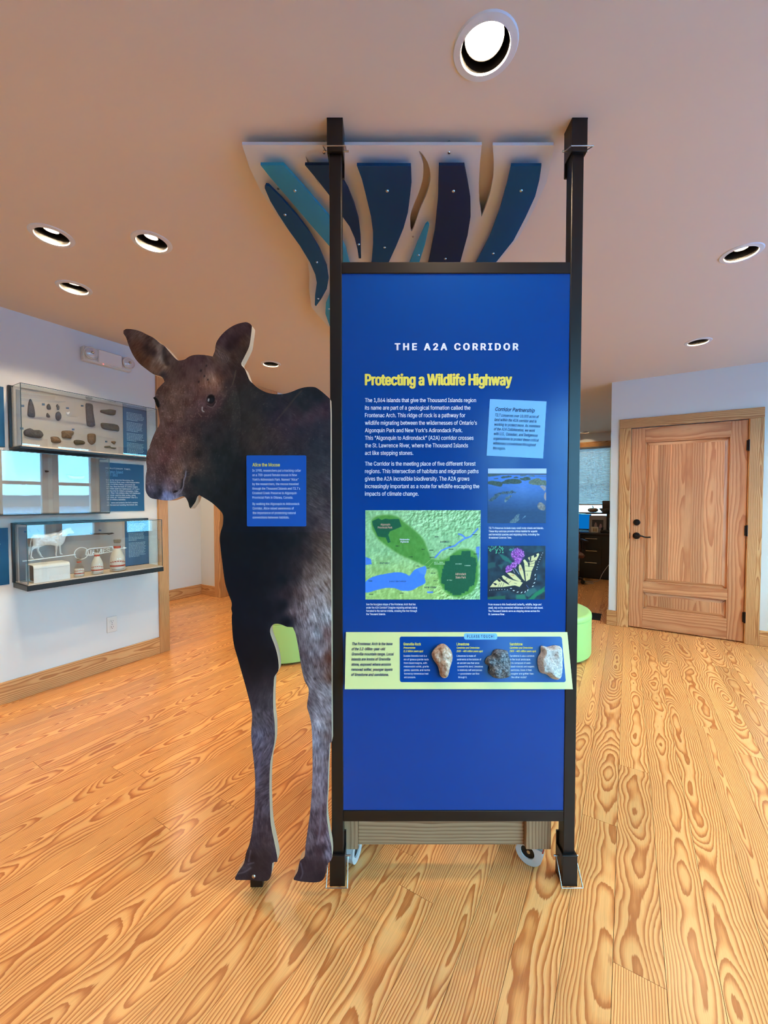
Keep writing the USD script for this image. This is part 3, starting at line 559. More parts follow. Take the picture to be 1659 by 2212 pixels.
isl([(1490, 780), (1525, 760), (1525, 960), (1480, 890)], (165, 150, 150), 1, 13, 50); isl([(1310, 1090), (1380, 1000), (1480, 1070), (1500, 1180), (1460, 1220), (1340, 1180)], (120, 116, 116), 2, 14, 110)
isl([(60, 960), (160, 880), (280, 790), (420, 735), (600, 715), (740, 720), (740, 770), (560, 790), (380, 820), (250, 920), (120, 990)], (58, 84, 102), 5, 15, 110); isl([(470, 960), (530, 870), (640, 830), (660, 870), (540, 960), (490, 1010)], (80, 106, 124), 3, 16, 90); isl([(610, 1530), (680, 1420), (780, 1340), (860, 1310), (840, 1430), (760, 1530)], (86, 112, 130), 4, 17, 90); isl([(920, 1430), (1000, 1350), (1010, 1370), (940, 1430)], (90, 120, 150), 1.5, 18, 50)
m, ink = print_grid(PP, *K.b, K.C, .0005); obj('lake_photo', m, M_PRINT, panel, label='aerial photo of wooded islands in blue water', attrs={'ink': ink})
# butterfly photo
K = Canvas(1054, 1179, 1177, 1295, 0.7); g = pc(1050, 1170, 11.85)
K.C = A(22, 48, 66) + ((K.n(14, 14, 3, 1) - .5) * 1.6)[..., None] * A(26, 60, 50)
for pts, c in (([(320, 300), (520, 380), (700, 560), (620, 560), (420, 450)], (36, 110, 100)), ([(40, 1420), (500, 1380), (500, 1480), (40, 1480)], (34, 96, 72)), ([(1080, 1480), (1250, 1300), (1500, 1150), (1500, 1270), (1300, 1400), (1230, 1480)], (24, 130, 84)), ([(760, 1360), (1000, 1340), (1030, 1480), (770, 1480)], (40, 120, 96)), ([(40, 540), (250, 520), (240, 650), (40, 700)], (40, 84, 84)), ([(1000, 1250), (1230, 1180), (1300, 1260), (1100, 1420), (1010, 1380)], (52, 104, 104)), ([(300, 600), (460, 560), (400, 720)], (44, 92, 92))): K.poly(g(pts), c, 3, 1.5, 3)
rb = np.random.default_rng(4)
for _ in range(46): x, y = rb.uniform(60, 440), rb.uniform(110, 300); (x + 1.4 * y < 460 or x > 230) and K.ell(1050 + x / 11.85, 1170 + y / 11.85, 1.4, .9, (96, 200, 150), ang=rb.uniform(0, 180))
for _ in range(10): K.ell(1050 + rb.uniform(590, 720) / 11.85, 1170 + rb.uniform(140, 220) / 11.85, 1.3, .9, (70, 160, 130))
for (X, Y, R, N) in ((805, 330, 165, 90), (810, 490, 90, 30), (700, 610, 80, 30), (580, 690, 85, 34), (540, 760, 40, 8)):
    K.ell(1050 + X / 11.85, 1170 + Y / 11.85, R / 11.85, R / 11.85, (150, 60, 170), .4, op=.8)
    for _ in range(N):
        a, r = rb.uniform(0, 6.28), R * math.sqrt(rb.uniform(0, 1)); K.ell(1050 + (X + r * math.cos(a)) / 11.85, 1170 + (Y + r * math.sin(a)) / 11.85, 1.0, 1.0, (226, 150, 240) if rb.random() < .6 else (190, 80, 200), .7)
BK = (18, 24, 40); YL = (240, 226, 160)
K.poly(g(closed([(90, 1170), (200, 1030), (340, 930), (520, 800), (680, 745), (760, 840), (940, 1010), (900, 1140), (820, 1200), (600, 1240), (300, 1260), (70, 1260)], 3)), BK); K.poly(g(closed([(860, 1200), (620, 1230), (680, 1280), (760, 1320), (880, 1340), (1000, 1310), (1080, 1230), (1060, 1100), (960, 1040)], 3)), BK)
K.poly(g(closed([(980, 1020), (820, 760), (780, 650), (860, 560), (960, 450), (1080, 360), (1240, 280), (1400, 250), (1480, 280), (1440, 430), (1330, 620), (1260, 770), (1300, 880), (1260, 1060), (1190, 1160), (1060, 1170)], 3)), BK)
for pts in ([(100, 1165), (210, 1020), (330, 940), (400, 1000), (540, 1080), (660, 1130), (420, 1165)], [(400, 880), (450, 860), (560, 930), (680, 980), (900, 1030), (940, 1050), (860, 1160), (740, 1120), (620, 1130), (560, 1050), (440, 950)], [(530, 800), (620, 790), (740, 840), (900, 1000), (870, 1030), (700, 960), (600, 870)]): K.poly(g(pts), YL, .9)
for pts in ([(850, 570), (890, 600), (950, 760), (990, 1000), (960, 1010), (840, 760), (830, 640)], [(940, 480), (980, 450), (1060, 540), (1100, 520), (1250, 480), (1230, 600), (1160, 760), (1120, 960), (1020, 1020), (990, 760), (970, 560)], [(1060, 410), (1130, 380), (1330, 290), (1350, 330), (1280, 480), (1110, 500)]): K.poly(g(pts), YL, .9)
for pts in ([(280, 970), (330, 950), (390, 1010), (340, 1030)], [(180, 1060), (240, 1060), (290, 1090), (240, 1120)], [(340, 930), (400, 900), (440, 1000), (550, 1050), (540, 1070), (420, 1010)], [(1110, 390), (1150, 380), (1140, 480), (1110, 500)], [(1210, 320), (1270, 300), (1290, 370), (1220, 410)], [(1060, 540), (1110, 530), (1100, 650), (1080, 640)]): K.poly(g(pts), BK, .7)
for st in ([(310, 1160), (350, 1060)], [(360, 1160), (400, 1050)], [(420, 1160), (460, 1050)], [(1120, 530), (1250, 470)], [(1110, 580), (1240, 540)], [(1000, 620), (1220, 640)], [(990, 750), (1170, 750)], [(720, 1060), (780, 1075)], [(1050, 820), (1050, 870)], [(540, 940), (480, 1000)], [(640, 1000), (580, 1060)]): K.line(g(st), .35, BK, op=.8)
K.poly(g([(620, 860), (740, 840), (700, 880)]), (226, 170, 100), 2); K.poly(g([(850, 660), (900, 690), (880, 740)]), (226, 170, 100), 2)
K.line(g([(690, 690), (860, 900), (980, 1030)]), 1.8, (28, 32, 44)); K.line(g([(740, 690), (840, 830)]), .5, (190, 190, 200)); K.line(g([(680, 700), (730, 800)]), .5, (190, 190, 200)); K.line(g([(1030, 1110), (1080, 1180)]), .5, (90, 100, 160))
for x, y in [(100, 1240), (150, 1235), (210, 1232), (270, 1228), (340, 1222), (410, 1222), (480, 1222), (550, 1232), (1435, 290), (1410, 340), (1385, 400), (1365, 450), (1340, 515), (1320, 580), (1300, 650), (1290, 710)]: K.ell(1050 + x / 11.85, 1170 + y / 11.85, 1.0, .8, (225, 232, 235))
for x, y, a in [(640, 1195, 0), (710, 1250, 0), (810, 1290, -20), (910, 1300, -45), (1000, 1285, -60), (1065, 1240, -70), (1195, 1140, -30), (1230, 1055, -40), (1255, 955, -60), (1250, 850, -75)]: K.ell(1050 + x / 11.85, 1170 + y / 11.85, 2.3, 1.0, (232, 238, 238), .5, a)
m, ink = print_grid(PP, *K.b, K.C, .0005); obj('butterfly_photo', m, M_PRINT, panel, label='photo of a yellow and black butterfly on pink blossom', attrs={'ink': ink})

# tilted touch board
th = math.atan2(.042, .165)
ey = A(0, 0, 1) * math.cos(th) + AHEAD * math.sin(th)
Lb = math.hypot(.172, .044)
B0 = S0 + AHEAD * (-.046) + UP * .6905
PB = Plane(B0, RIGHT, ey)                            # w = towards the viewer and up
touch = obj('touch_board', PB.up(extr(sbox(-.127, 0, .611, Lb), .006), -.006), M_CREAM, sign, label='pale yellow sloping board with three mounted rocks')
wedge = Polygon([(-.001, .6905), (-.042, .6905), (-.001, .861)])
for u in (-.124, .604): obj('board_bracket', put(extr(wedge, .004), S0 + RIGHT * u, AHEAD, UP, RIGHT), M_BLACK, sign)
g = pc(730, 1340, 3.13)
def rrect(p, r):
    P = Polygon(PB.uvs(g(p))); return P.buffer(-r).buffer(r)
obj('blue_field', PB.up(extr(rrect([(417, 110), (1513, 110), (1541, 418), (419, 418)], .007), .0004), 0.00005), M_BLUE, touch)
obj('touch_badge', PB.up(extr(rrect([(852, 88), (1076, 88), (1077, 130), (853, 130)], .0062), .0005), .0004), M_PALE, touch)
def bt(s, x0, x1, y, c, b=False, sl=0): 
    (X0, Y0), = g([(x0, y)]); (X1, _), = g([(x1, y)]); return PB.text(s, X0, X1, Y0, c / 3.13, b, sl, t=.0010 if 0 else .0009)
obj('badge_text', bt('P L E A S E  T O U C H !', 873, 1056, 118, 19, True), M_NAVYINK, touch)
ms = []
for i, (s, a, b) in enumerate([('The Frontenac Arch is the base', 94, 368), ('of the 1.2-billion-year-old', 92, 317), ('Grenville mountain range. Local', 92, 376), ('islands are knobs of Grenville', 91, 354), ('stone, exposed where erosion', 91, 357), ('removed softer, younger layers', 90, 368), ('of limestone and sandstone.', 89, 343)]): ms.append(bt(s, a, b, 167 + i * 34.7, 18, True, .2))
obj('board_text', cat_(*ms), M_NAVYINK, touch)
for x, nm, nx, a, ax, bx_, ls in ((443, 'Grenville Rock', 561, 'Precambrian', 522, 575, [('Durable Grenville rock is a', 600), ('mix of igneous granite made', 613), ('from liquid magma, with', 602), ('metamorphic schist, granite', 614), ('gneiss, quartzite, and marble', 622), ('formed by tremendous heat', 612), ('and pressure.', 525)]),
        (802, 'Limestone', 887, 'Cambrian and Ordovician', 956, 978, [('Limestone is made of', 932), ('sediments at the bottom of', 968), ('an ancient sea that once', 955), ('covered this land. Limestone', 980), ('is relatively soft and porous', 974), ('— groundwater can flow', 956), ('through it.', 872)]),
        (1161, 'Sandstone', 1248, 'Cambrian and Ordovician', 1316, 1338, [('Sandstone is also common', 1327), ('in the local landscape.', 1302), ('It is composed of sand-', 1306), ('sized minerals and organic', 1328), ('particles. Does it feel', 1310), ('rougher and grittier than', 1322), ('the other rocks?', 1275)])):
    hd = [bt(nm, x, nx, 169, 18, True), bt(a, x, ax, 191, 12, True, .2), bt('(1.2 billion years ago)' if x < 500 else '(500 - 485 million years ago)', x, bx_, 214, 12, True, .2)]
    bd = [bt(s, x + 1 + i * (.5 if x < 500 else 1.6), e, 246 + 24 * i, 12.5) for i, (s, e) in enumerate(ls)]
    obj('rock_heading', cat_(*hd), M_YELLOW, touch); obj('rock_text', cat_(*bd), M_WHITE, touch)
def rockmat(name, cols, sc, rough=.8):
    return mat(name, {'g': ('texture_coordinate', {}), 'n': ('noise_texture', {'scale': sc, 'detail': 8.0, 'roughness': .7}), 'r': ('rgb_ramp', {'ramp': [(p, lin(c)) for p, c in cols]}), 'b': ('bump', {'strength': .7, 'distance': .004}), 'p': ('principled_bsdf', {'roughness': rough, 'specular_ior_level': .3})},
               [('g.object', 'n.vector'), ('n.fac', 'r.fac'), ('r.color', 'p.base_color'), ('n.fac', 'b.height'), ('b.normal', 'p.normal')], 'p.BSDF')
R1 = rockmat('granite_rock', [(.36, (140, 100, 76)), (.5, (196, 160, 132)), (.62, (228, 208, 188))], 80); R2 = rockmat('limestone_rock', [(.38, (48, 54, 62)), (.5, (100, 108, 116)), (.62, (156, 162, 166))], 140); R3 = rockmat('sandstone_rock', [(.36, (160, 158, 152)), (.5, (206, 203, 198)), (.66, (228, 226, 222))], 160)
for nm, lb, pts, m, th_, fl, rg in (('granite_rock', 'pinkish tan tapering rock mounted beside the Grenville Rock text', [(680, 165), (715, 158), (745, 180), (768, 215), (772, 260), (755, 320), (740, 375), (715, 388), (690, 370), (675, 310), (648, 270), (633, 230), (645, 200)], R1, .034, .15, .012),
        ('limestone_rock', 'dark grey angular rock mounted beside the Limestone text', [(1050, 205), (1080, 193), (1140, 205), (1150, 235), (1165, 285), (1160, 340), (1165, 370), (1130, 388), (1060, 388), (1015, 350), (1020, 310), (992, 285), (1010, 245), (1035, 235)], R2, .026, .55, .02),
        ('sandstone_rock', 'pale grey slab-like rock mounted beside the Sandstone text', [(1370, 172), (1410, 178), (1460, 168), (1500, 178), (1508, 220), (1508, 350), (1488, 398), (1440, 390), (1410, 365), (1365, 350), (1348, 300), (1350, 250), (1368, 215)], R3, .026, .75, .007)):
    uv = PB.uvs(g(pts)); c = uv.mean(0); t = thing(nm, lb, 'rock', PB.w(c[0], c[1], .001), YAW)
    obj('stone', PB.up(relief(closed(uv, 4), th_, .0028, 3, rg, flat=fl, freq=48), .0022), m, t, smooth=35)

# ------------------------------------------------------------------ the moose cutout beside the sign
PM = Plane(AHEAD * 1.28, RIGHT, UP)
def c4(x, y): return (250 + x / 6.636, 680 + y / 6.636)
def c5(x, y): return (450 + x / 5.72, 680 + y / 5.72)
def c6(x, y): return (300 + x / 6.38, 960 + y / 6.38)
def cL(x, y): return (450 + x / 4.81, 1480 + y / 4.81)
def cB(x, y): return (450 + x / 5.53, 1100 + y / 5.53)
mo = [c4(*p) for p in [(700, 960), (680, 910), (640, 880), (540, 850), (440, 780), (330, 690), (250, 580), (190, 450), (150, 330), (110, 265), (112, 225), (145, 203), (250, 210), (360, 240), (450, 285), (540, 330), (640, 410), (700, 450), (760, 520), (830, 600), (885, 650), (920, 655), (990, 640), (1050, 600), (1120, 577), (1220, 573), (1330, 585), (1390, 598), (1412, 540)]]
mo += [c5(*p) for p in [(82, 440), (90, 380), (110, 320), (170, 240), (250, 170), (340, 120), (440, 93), (490, 97), (530, 125), (537, 160), (525, 270), (505, 390), (460, 490), (405, 600), (410, 625), (450, 670), (480, 740), (510, 810), (550, 850), (620, 910), (720, 960), (820, 980), (920, 980), (1020, 955), (1120, 915), (1200, 895), (1270, 890), (1330, 900), (1390, 940), (1450, 990), (1505, 1040)]]
mo += [(714.2, 1000), (715.4, 1250), (716.3, 1478)] + [cL(*p) for p in [(1283, 590), (1262, 602), (1250, 800), (1240, 1100), (1230, 1350), (1258, 1560), (1280, 1680), (1284, 1800), (1274, 1820), (1235, 1870), (1225, 1940), (1200, 2010), (1160, 2042), (1080, 2050), (960, 2040), (890, 2025), (885, 2010), (930, 1930), (950, 1830), (1000, 1780), (1010, 1660), (1030, 1520), (1060, 1300), (1080, 1000), (1082, 700), (1075, 450), (1050, 310), (1025, 220), (1040, 110), (1040, 30)]]
mo += [cB(*p) for p in [(1150, 2050), (1110, 1880), (1080, 1680), (1040, 1480), (1010, 1410), (940, 1405), (880, 1380), (820, 1368), (770, 1380), (740, 1430), (745, 1500), (790, 1620), (820, 1720), (838, 1830), (835, 1930), (790, 2000), (780, 2100), (775, 2212)]]
mo += [cL(*p) for p in [(675, 260), (690, 400), (690, 560), (670, 680), (645, 800), (635, 1000), (637, 1200), (650, 1450), (690, 1650), (718, 1800), (716, 1838), (680, 1838), (665, 1850), (655, 1960), (630, 2020), (580, 2035), (420, 2025), (285, 2025), (275, 2005), (310, 1940), (370, 1850), (390, 1750), (430, 1640), (460, 1460), (480, 1250), (487, 1000), (475, 820), (455, 640), (445, 500), (455, 330), (440, 220), (400, 60)]]
mo += [cB(*p) for p in [(430, 2060), (390, 1920), (345, 1760), (310, 1640), (290, 1500), (280, 1300), (285, 1240), (275, 1190), (280, 1120), (240, 1010), (200, 880), (175, 700), (150, 500), (137, 370), (145, 280), (170, 200), (178, 130)]]
mo += [c6(*p) for p in [(1155, 960), (1100, 890), (1000, 800), (870, 720), (830, 697), (805, 720), (780, 790), (730, 860), (710, 885), (695, 860), (680, 800), (650, 740), (620, 718), (580, 720), (520, 745), (440, 770), (360, 772), (260, 757), (180, 745), (130, 710), (95, 640), (90, 540), (95, 430), (110, 340), (100, 200), (120, 90), (180, 0)]]
mo += [c4(*p) for p in [(480, 1900), (530, 1760), (580, 1650), (620, 1590), (630, 1530), (620, 1440), (600, 1340), (570, 1270), (555, 1215), (535, 1190), (560, 1175), (570, 1150), (590, 1080), (640, 1020)]]
mo = np.array(mo)
# catmull only where the outline is soft: sharp turns keep their points
def soften(P, n=3):
    out = []; N = len(P)
    for i in range(N):
        a, b, c, d = P[(i - 1) % N], P[i], P[(i + 1) % N], P[(i + 2) % N]
        u, v, w = b - a, c - b, d - c
        cs = lambda p, q: (p @ q) / (np.linalg.norm(p) * np.linalg.norm(q) + 1e-9)
        out.append(b)
        if cs(u, v) > .6 and cs(v, w) > .6 and max(np.linalg.norm(u), np.linalg.norm(w)) < 4 * np.linalg.norm(v):
            for t in np.linspace(0, 1, n + 1)[1:-1]: out.append(0.5 * ((2 * b) + (c - a) * t + (2 * a - 5 * b + 4 * c - d) * t * t + (-a + 3 * b - 3 * c + d) * t ** 3))
    return np.array(out)
mo = soften(mo)
MP = Polygon(PM.uvs(mo)).buffer(0); MP = max(MP.geoms, key=lambda q: q.area) if MP.geom_type != 'Polygon' else MP
mc = PM.w(-.33, 0); moose = thing('moose_cutout', 'life-size flat cutout of a dark brown moose beside the left post of the sign', 'cutout', (mc[0], mc[1], 0), YAW)
obj('board', PM.up(extr(MP, .030), -.0305), M_EDGE, moose, label='tan edge of the cutout board')
ring = MP.exterior; nb = int(ring.length / .0025); Bp = np.array([ring.interpolate(i / nb, normalized=True).coords[0] for i in range(nb)])
a0, b0, a1, b1 = MP.bounds; st_ = .0021
GX, GY = np.meshgrid(np.arange(a0, a1, st_), np.arange(b0, b1, st_)); G2 = np.c_[GX.ravel() + (np.arange(GX.size) // GX.shape[1] % 2) * st_ / 2, GY.ravel()]
G2 = G2[shapely.contains_xy(MP.buffer(-.0013), G2[:, 0], G2[:, 1])]
P2 = np.vstack([Bp, G2]); T2 = Delaunay(P2).simplices; cc_ = P2[T2].mean(1); T2 = T2[shapely.contains_xy(MP, cc_[:, 0], cc_[:, 1])]
cr = (P2[T2[:, 1], 0] - P2[T2[:, 0], 0]) * (P2[T2[:, 2], 1] - P2[T2[:, 0], 1]) - (P2[T2[:, 1], 1] - P2[T2[:, 0], 1]) * (P2[T2[:, 2], 0] - P2[T2[:, 0], 0]); T2[cr < 0] = T2[cr < 0][:, ::-1]
# where each print point lies, in the photograph's pixels of the print
Pw = PM.O + P2[:, :1] * PM.ex + P2[:, 1:] * PM.ey - EYE; dd = Pw @ FW
X, Y = W / 2 + F * (Pw @ RIGHT) / dd, H / 2 - F * (Pw @ CUP) / dd
# colours of the printed coat (x, y, r, g, b) and the lie of the hair (x, y, angle from straight down, degrees)
CP = A([275, 718, 66, 44, 38], [300, 724, 86, 62, 52], [325, 745, 72, 50, 42], [300, 745, 84, 50, 36], [318, 752, 40, 24, 20], [332, 760, 34, 20, 18], [343, 752, 112, 92, 80], [350, 772, 118, 98, 84], [356, 790, 110, 84, 66], [300, 765, 86, 52, 34], [320, 780, 76, 48, 32], [340, 800, 90, 60, 42], [362, 770, 44, 28, 24], [372, 785, 60, 42, 36], [352, 810, 40, 28, 26],
    [480, 730, 64, 44, 44], [500, 712, 66, 46, 44], [530, 702, 56, 36, 36], [510, 735, 40, 24, 26], [495, 750, 34, 22, 24], [525, 740, 74, 52, 40], [475, 765, 88, 66, 56], [490, 770, 80, 60, 52], [505, 770, 60, 42, 34], [520, 765, 56, 40, 32], [465, 772, 70, 50, 40],
    [400, 785, 62, 40, 36], [430, 775, 58, 38, 38], [450, 785, 64, 44, 40], [390, 810, 62, 40, 34], [420, 815, 66, 42, 36], [430, 800, 60, 40, 36], [455, 812, 92, 64, 50], [460, 822, 118, 80, 62], [445, 828, 100, 66, 50], [470, 800, 66, 44, 38], [490, 800, 54, 38, 34], [510, 800, 44, 32, 30], [500, 830, 44, 32, 30],
    [350, 840, 66, 44, 36], [365, 835, 76, 52, 42], [385, 845, 84, 58, 46], [370, 865, 80, 56, 44], [345, 870, 70, 48, 42], [400, 865, 72, 48, 40], [415, 850, 74, 50, 44], [435, 850, 76, 48, 42], [440, 870, 70, 46, 44], [470, 870, 60, 40, 40], [360, 895, 82, 58, 48], [385, 895, 78, 54, 44], [410, 895, 66, 44, 40], [435, 895, 58, 38, 36],
    [350, 925, 72, 48, 40], [375, 930, 70, 44, 40], [400, 930, 58, 38, 34], [420, 930, 46, 32, 30], [345, 955, 76, 52, 44], [370, 960, 78, 48, 42], [395, 955, 78, 54, 44], [410, 965, 62, 44, 38], [330, 985, 76, 52, 44], [355, 990, 74, 44, 40], [385, 985, 74, 48, 42], [405, 990, 66, 48, 42], [350, 1015, 56, 34, 32], [375, 1010, 80, 54, 44], [390, 1015, 106, 76, 60], [385, 1035, 98, 72, 62], [330, 1020, 76, 54, 50], [320, 1035, 74, 58, 58], [340, 1040, 56, 42, 42], [365, 1040, 84, 62, 62], [325, 1055, 84, 72, 80], [345, 1058, 40, 34, 38], [335, 1068, 36, 32, 38], [365, 1055, 96, 76, 78], [375, 1062, 66, 52, 52], [358, 1068, 120, 122, 152], [368, 1072, 132, 132, 156], [328, 1070, 60, 54, 62], [395, 1050, 52, 40, 40], [402, 1020, 44, 34, 32], [412, 1010, 58, 42, 36], [415, 1000, 70, 50, 42], [405, 1055, 36, 30, 30],
    [420, 1040, 24, 26, 26], [410, 1085, 22, 22, 22], [440, 1050, 24, 26, 26], [430, 980, 34, 28, 26], [450, 950, 30, 28, 28], [440, 920, 38, 30, 30], [470, 910, 34, 28, 28], [490, 880, 36, 32, 28], [510, 860, 40, 36, 32], [540, 850, 40, 36, 34], [520, 900, 38, 34, 32], [545, 900, 44, 38, 34], [560, 870, 36, 34, 34], [500, 940, 30, 29, 28], [530, 950, 40, 34, 32], [550, 960, 52, 42, 38], [560, 940, 48, 40, 36],
    [580, 880, 34, 34, 38], [590, 860, 28, 30, 34], [610, 870, 34, 32, 38], [600, 900, 40, 32, 40], [620, 890, 44, 36, 40], [640, 855, 28, 32, 36], [670, 850, 22, 26, 30], [690, 860, 22, 26, 30], [660, 880, 24, 26, 30], [705, 880, 40, 30, 38], [640, 910, 54, 40, 46], [670, 900, 58, 42, 48], [700, 890, 56, 40, 46], [620, 930, 48, 38, 44], [600, 940, 54, 42, 42], [650, 930, 36, 34, 40], [690, 920, 34, 34, 42], [710, 920, 36, 34, 40], [590, 970, 44, 36, 36], [640, 965, 40, 36, 40], [690, 960, 34, 36, 42], [700, 980, 40, 40, 46],
    [470, 990, 26, 27, 27], [500, 990, 24, 26, 26], [520, 1010, 22, 24, 26], [480, 1060, 22, 24, 25], [510, 1080, 18, 22, 26], [500, 1130, 13, 18, 24], [520, 1180, 10, 17, 26], [560, 1170, 10, 18, 27], [600, 1180, 11, 19, 28], [630, 1170, 14, 20, 28], [500, 1250, 8, 14, 26], [560, 1260, 9, 16, 26], [610, 1250, 10, 16, 26], [520, 1320, 8, 14, 27], [570, 1320, 9, 15, 27], [610, 1310, 10, 15, 27], [540, 1370, 10, 13, 24], [620, 1345, 8, 14, 26], [540, 1420, 12, 13, 22], [580, 1420, 14, 14, 22], [550, 1450, 18, 16, 24],
    [680, 1010, 42, 42, 46], [675, 1060, 52, 50, 52], [690, 1090, 60, 52, 54], [705, 1040, 50, 46, 52], [710, 1110, 62, 52, 56], [670, 1130, 50, 42, 46], [650, 1150, 30, 28, 34], [690, 1150, 72, 56, 56], [712, 1160, 92, 74, 72], [645, 1190, 32, 30, 38], [665, 1190, 56, 46, 50], [690, 1190, 84, 66, 64], [712, 1200, 110, 88, 82], [622, 1240, 26, 24, 32], [640, 1235, 44, 36, 42], [665, 1235, 92, 74, 74], [690, 1240, 120, 100, 98], [712, 1250, 136, 116, 114], [622, 1280, 44, 34, 42], [640, 1280, 84, 66, 70], [665, 1280, 124, 104, 106], [690, 1290, 138, 124, 132], [712, 1290, 130, 112, 112], [632, 1320, 92, 74, 82], [655, 1325, 116, 98, 106], [680, 1330, 150, 142, 156], [705, 1330, 150, 146, 160], [645, 1370, 96, 82, 92], [665, 1370, 118, 106, 118], [685, 1370, 150, 148, 166], [708, 1370, 116, 88, 92], [655, 1410, 90, 76, 86], [675, 1410, 112, 100, 112], [690, 1410, 124, 112, 126], [710, 1420, 84, 46, 38], [665, 1450, 94, 82, 92], [685, 1455, 122, 110, 122], [712, 1460, 92, 62, 56], [675, 1490, 116, 104, 116], [700, 1490, 140, 132, 146], [668, 1520, 84, 70, 80], [685, 1530, 138, 128, 144], [710, 1530, 134, 122, 136], [690, 1570, 146, 140, 160], [712, 1560, 112, 96, 104], [680, 1600, 130, 128, 152], [708, 1590, 96, 78, 84], [695, 1630, 134, 126, 146], [708, 1640, 92, 78, 88], [685, 1690, 116, 104, 122], [703, 1690, 100, 84, 98], [680, 1740, 104, 92, 108], [700, 1750, 88, 70, 82], [670, 1800, 92, 80, 94], [692, 1800, 70, 48, 60], [708, 1810, 120, 108, 130], [665, 1835, 80, 66, 78], [690, 1840, 56, 38, 48], [712, 1845, 112, 102, 124], [660, 1870, 54, 40, 50], [690, 1870, 50, 36, 44], [645, 1895, 50, 38, 48], [680, 1895, 42, 30, 38],
    [545, 1480, 34, 28, 36], [575, 1480, 44, 36, 44], [550, 1510, 52, 44, 54], [580, 1510, 62, 54, 64], [555, 1550, 78, 70, 82], [580, 1550, 74, 64, 76], [560, 1590, 98, 92, 116], [585, 1590, 74, 64, 78], [555, 1630, 88, 80, 100], [575, 1630, 78, 68, 84], [557, 1680, 84, 76, 94], [575, 1680, 66, 54, 66], [557, 1730, 72, 60, 74], [575, 1740, 76, 64, 78], [555, 1780, 64, 54, 68], [575, 1790, 66, 52, 62], [550, 1820, 60, 50, 62], [580, 1820, 64, 50, 58], [545, 1850, 48, 36, 42], [575, 1850, 44, 32, 36], [595, 1850, 56, 46, 62], [530, 1870, 60, 50, 60], [555, 1870, 46, 34, 38], [520, 1893, 42, 36, 46], [560, 1893, 46, 34, 40])
def idw(P, Vv, X, Y, k=7, p=3.0, sm=5.0):
    d, i = cKDTree(P).query(np.c_[X, Y], k=k); w = 1 / (d + sm) ** p; w /= w.sum(1, keepdims=True); return (Vv[i] * w[..., None]).sum(1)
C = idw(CP[:, :2], CP[:, 2:], X, Y)
AN = A([300, 750, -50], [340, 780, -35], [500, 740, 35], [480, 770, 60], [420, 800, -10], [380, 900, 10], [370, 1000, 15], [340, 1050, 10], [450, 900, -20], [520, 900, -35], [560, 960, -20], [620, 900, -125], [660, 920, -125], [700, 950, 65], [560, 1200, 0], [690, 1080, 60], [690, 1160, 55], [690, 1240, 35], [670, 1320, 15], [690, 1400, 5], [690, 1500, 40], [690, 1600, 5], [690, 1750, 10], [560, 1500, -20], [575, 1560, 30], [560, 1620, -35], [570, 1700, -60], [565, 1780, 0], [560, 1870, 40], [680, 1870, 20])
rad = np.radians(AN[:, 2]); dv = idw(AN[:, :2], np.c_[np.sin(rad), np.cos(rad)], X, Y, 4, 3, 15); ang = np.arctan2(dv[:, 0], dv[:, 1])
def hair(la, wd, seed, oc=3):
    out = np.zeros(len(X)); am = np.degrees(ang) % 180
    for a in range(0, 180, 15):                      # strands laid in twelve directions, blended by the lie of the coat
        wgt = np.clip(1 - np.abs((am - a + 90) % 180 - 90) / 15, 0, 1); i = np.nonzero(wgt > 0)[0]
        if len(i): c, s_ = math.cos(math.radians(a)), math.sin(math.radians(a)); out[i] += wgt[i] * (meshkit.fbm(np.c_[(X[i] * s_ + Y[i] * c) / la, (X[i] * c - Y[i] * s_) / wd, np.full(len(i), seed * 5.3 + a)], oc, seed) - .5)
    return out
head = np.clip(1 - np.hypot((X - 400) / 120, (Y - 910) / 190), 0, 1) > 0
lum = C.mean(1, keepdims=True); body_ = np.clip((lum - 26) / 50, .04, 1)
C = C * np.where(head, 1.42, np.where(Y > 1150, 1.05, 1.22))[:, None] * np.where(Y[:, None] > 1150, A(1.03, 1.0, .93), 1.0); lum = C.mean(1, keepdims=True)
C = C + (hair(14, 1.9, 1) * 1.8)[:, None] * lum * np.where(head, .52, .78)[:, None] * body_ * A(1, .94, .98)
C = C + (hair(7, 1.6, 4, 2) * 1.1)[:, None] * lum * np.where(head, .42, .52)[:, None] * body_
C = C + ((meshkit.fbm(np.c_[X / 11, Y / 15, X * 0], 3, 9) - .5) * .5)[:, None] * lum
hs = np.clip((hair(9, 1.4, 6, 2) - .17) * 9, 0, 1) * np.clip((lum[:, 0] - 22) / 18, 0, 1) * np.where(Y < 1100, 1, .3); C = C + (hs * .55)[:, None] * A(60, 52, 46) * np.where(X > 560, .8, .6)[:, None]
spk = np.clip((meshkit.noise(np.c_[X / 1.7, Y / 1.7, X * 0], 12) - .72) * 5, 0, 1) * head * (Y > 830) * np.clip((lum[:, 0] - 40) / 16, 0, 1); C = C + (spk * .5)[:, None] * A(70, 60, 54)
def blob(x, y, rx, ry, col, soft=.5, a=0, op=1.):
    global C
    t = math.radians(a); u, v = (X - x) * math.cos(t) + (Y - y) * math.sin(t), -(X - x) * math.sin(t) + (Y - y) * math.cos(t)
    m = np.clip((1 - np.hypot(u / rx, v / ry)) / soft, 0, 1) * op; C = C * (1 - m[:, None]) + A(*col) * m[:, None]
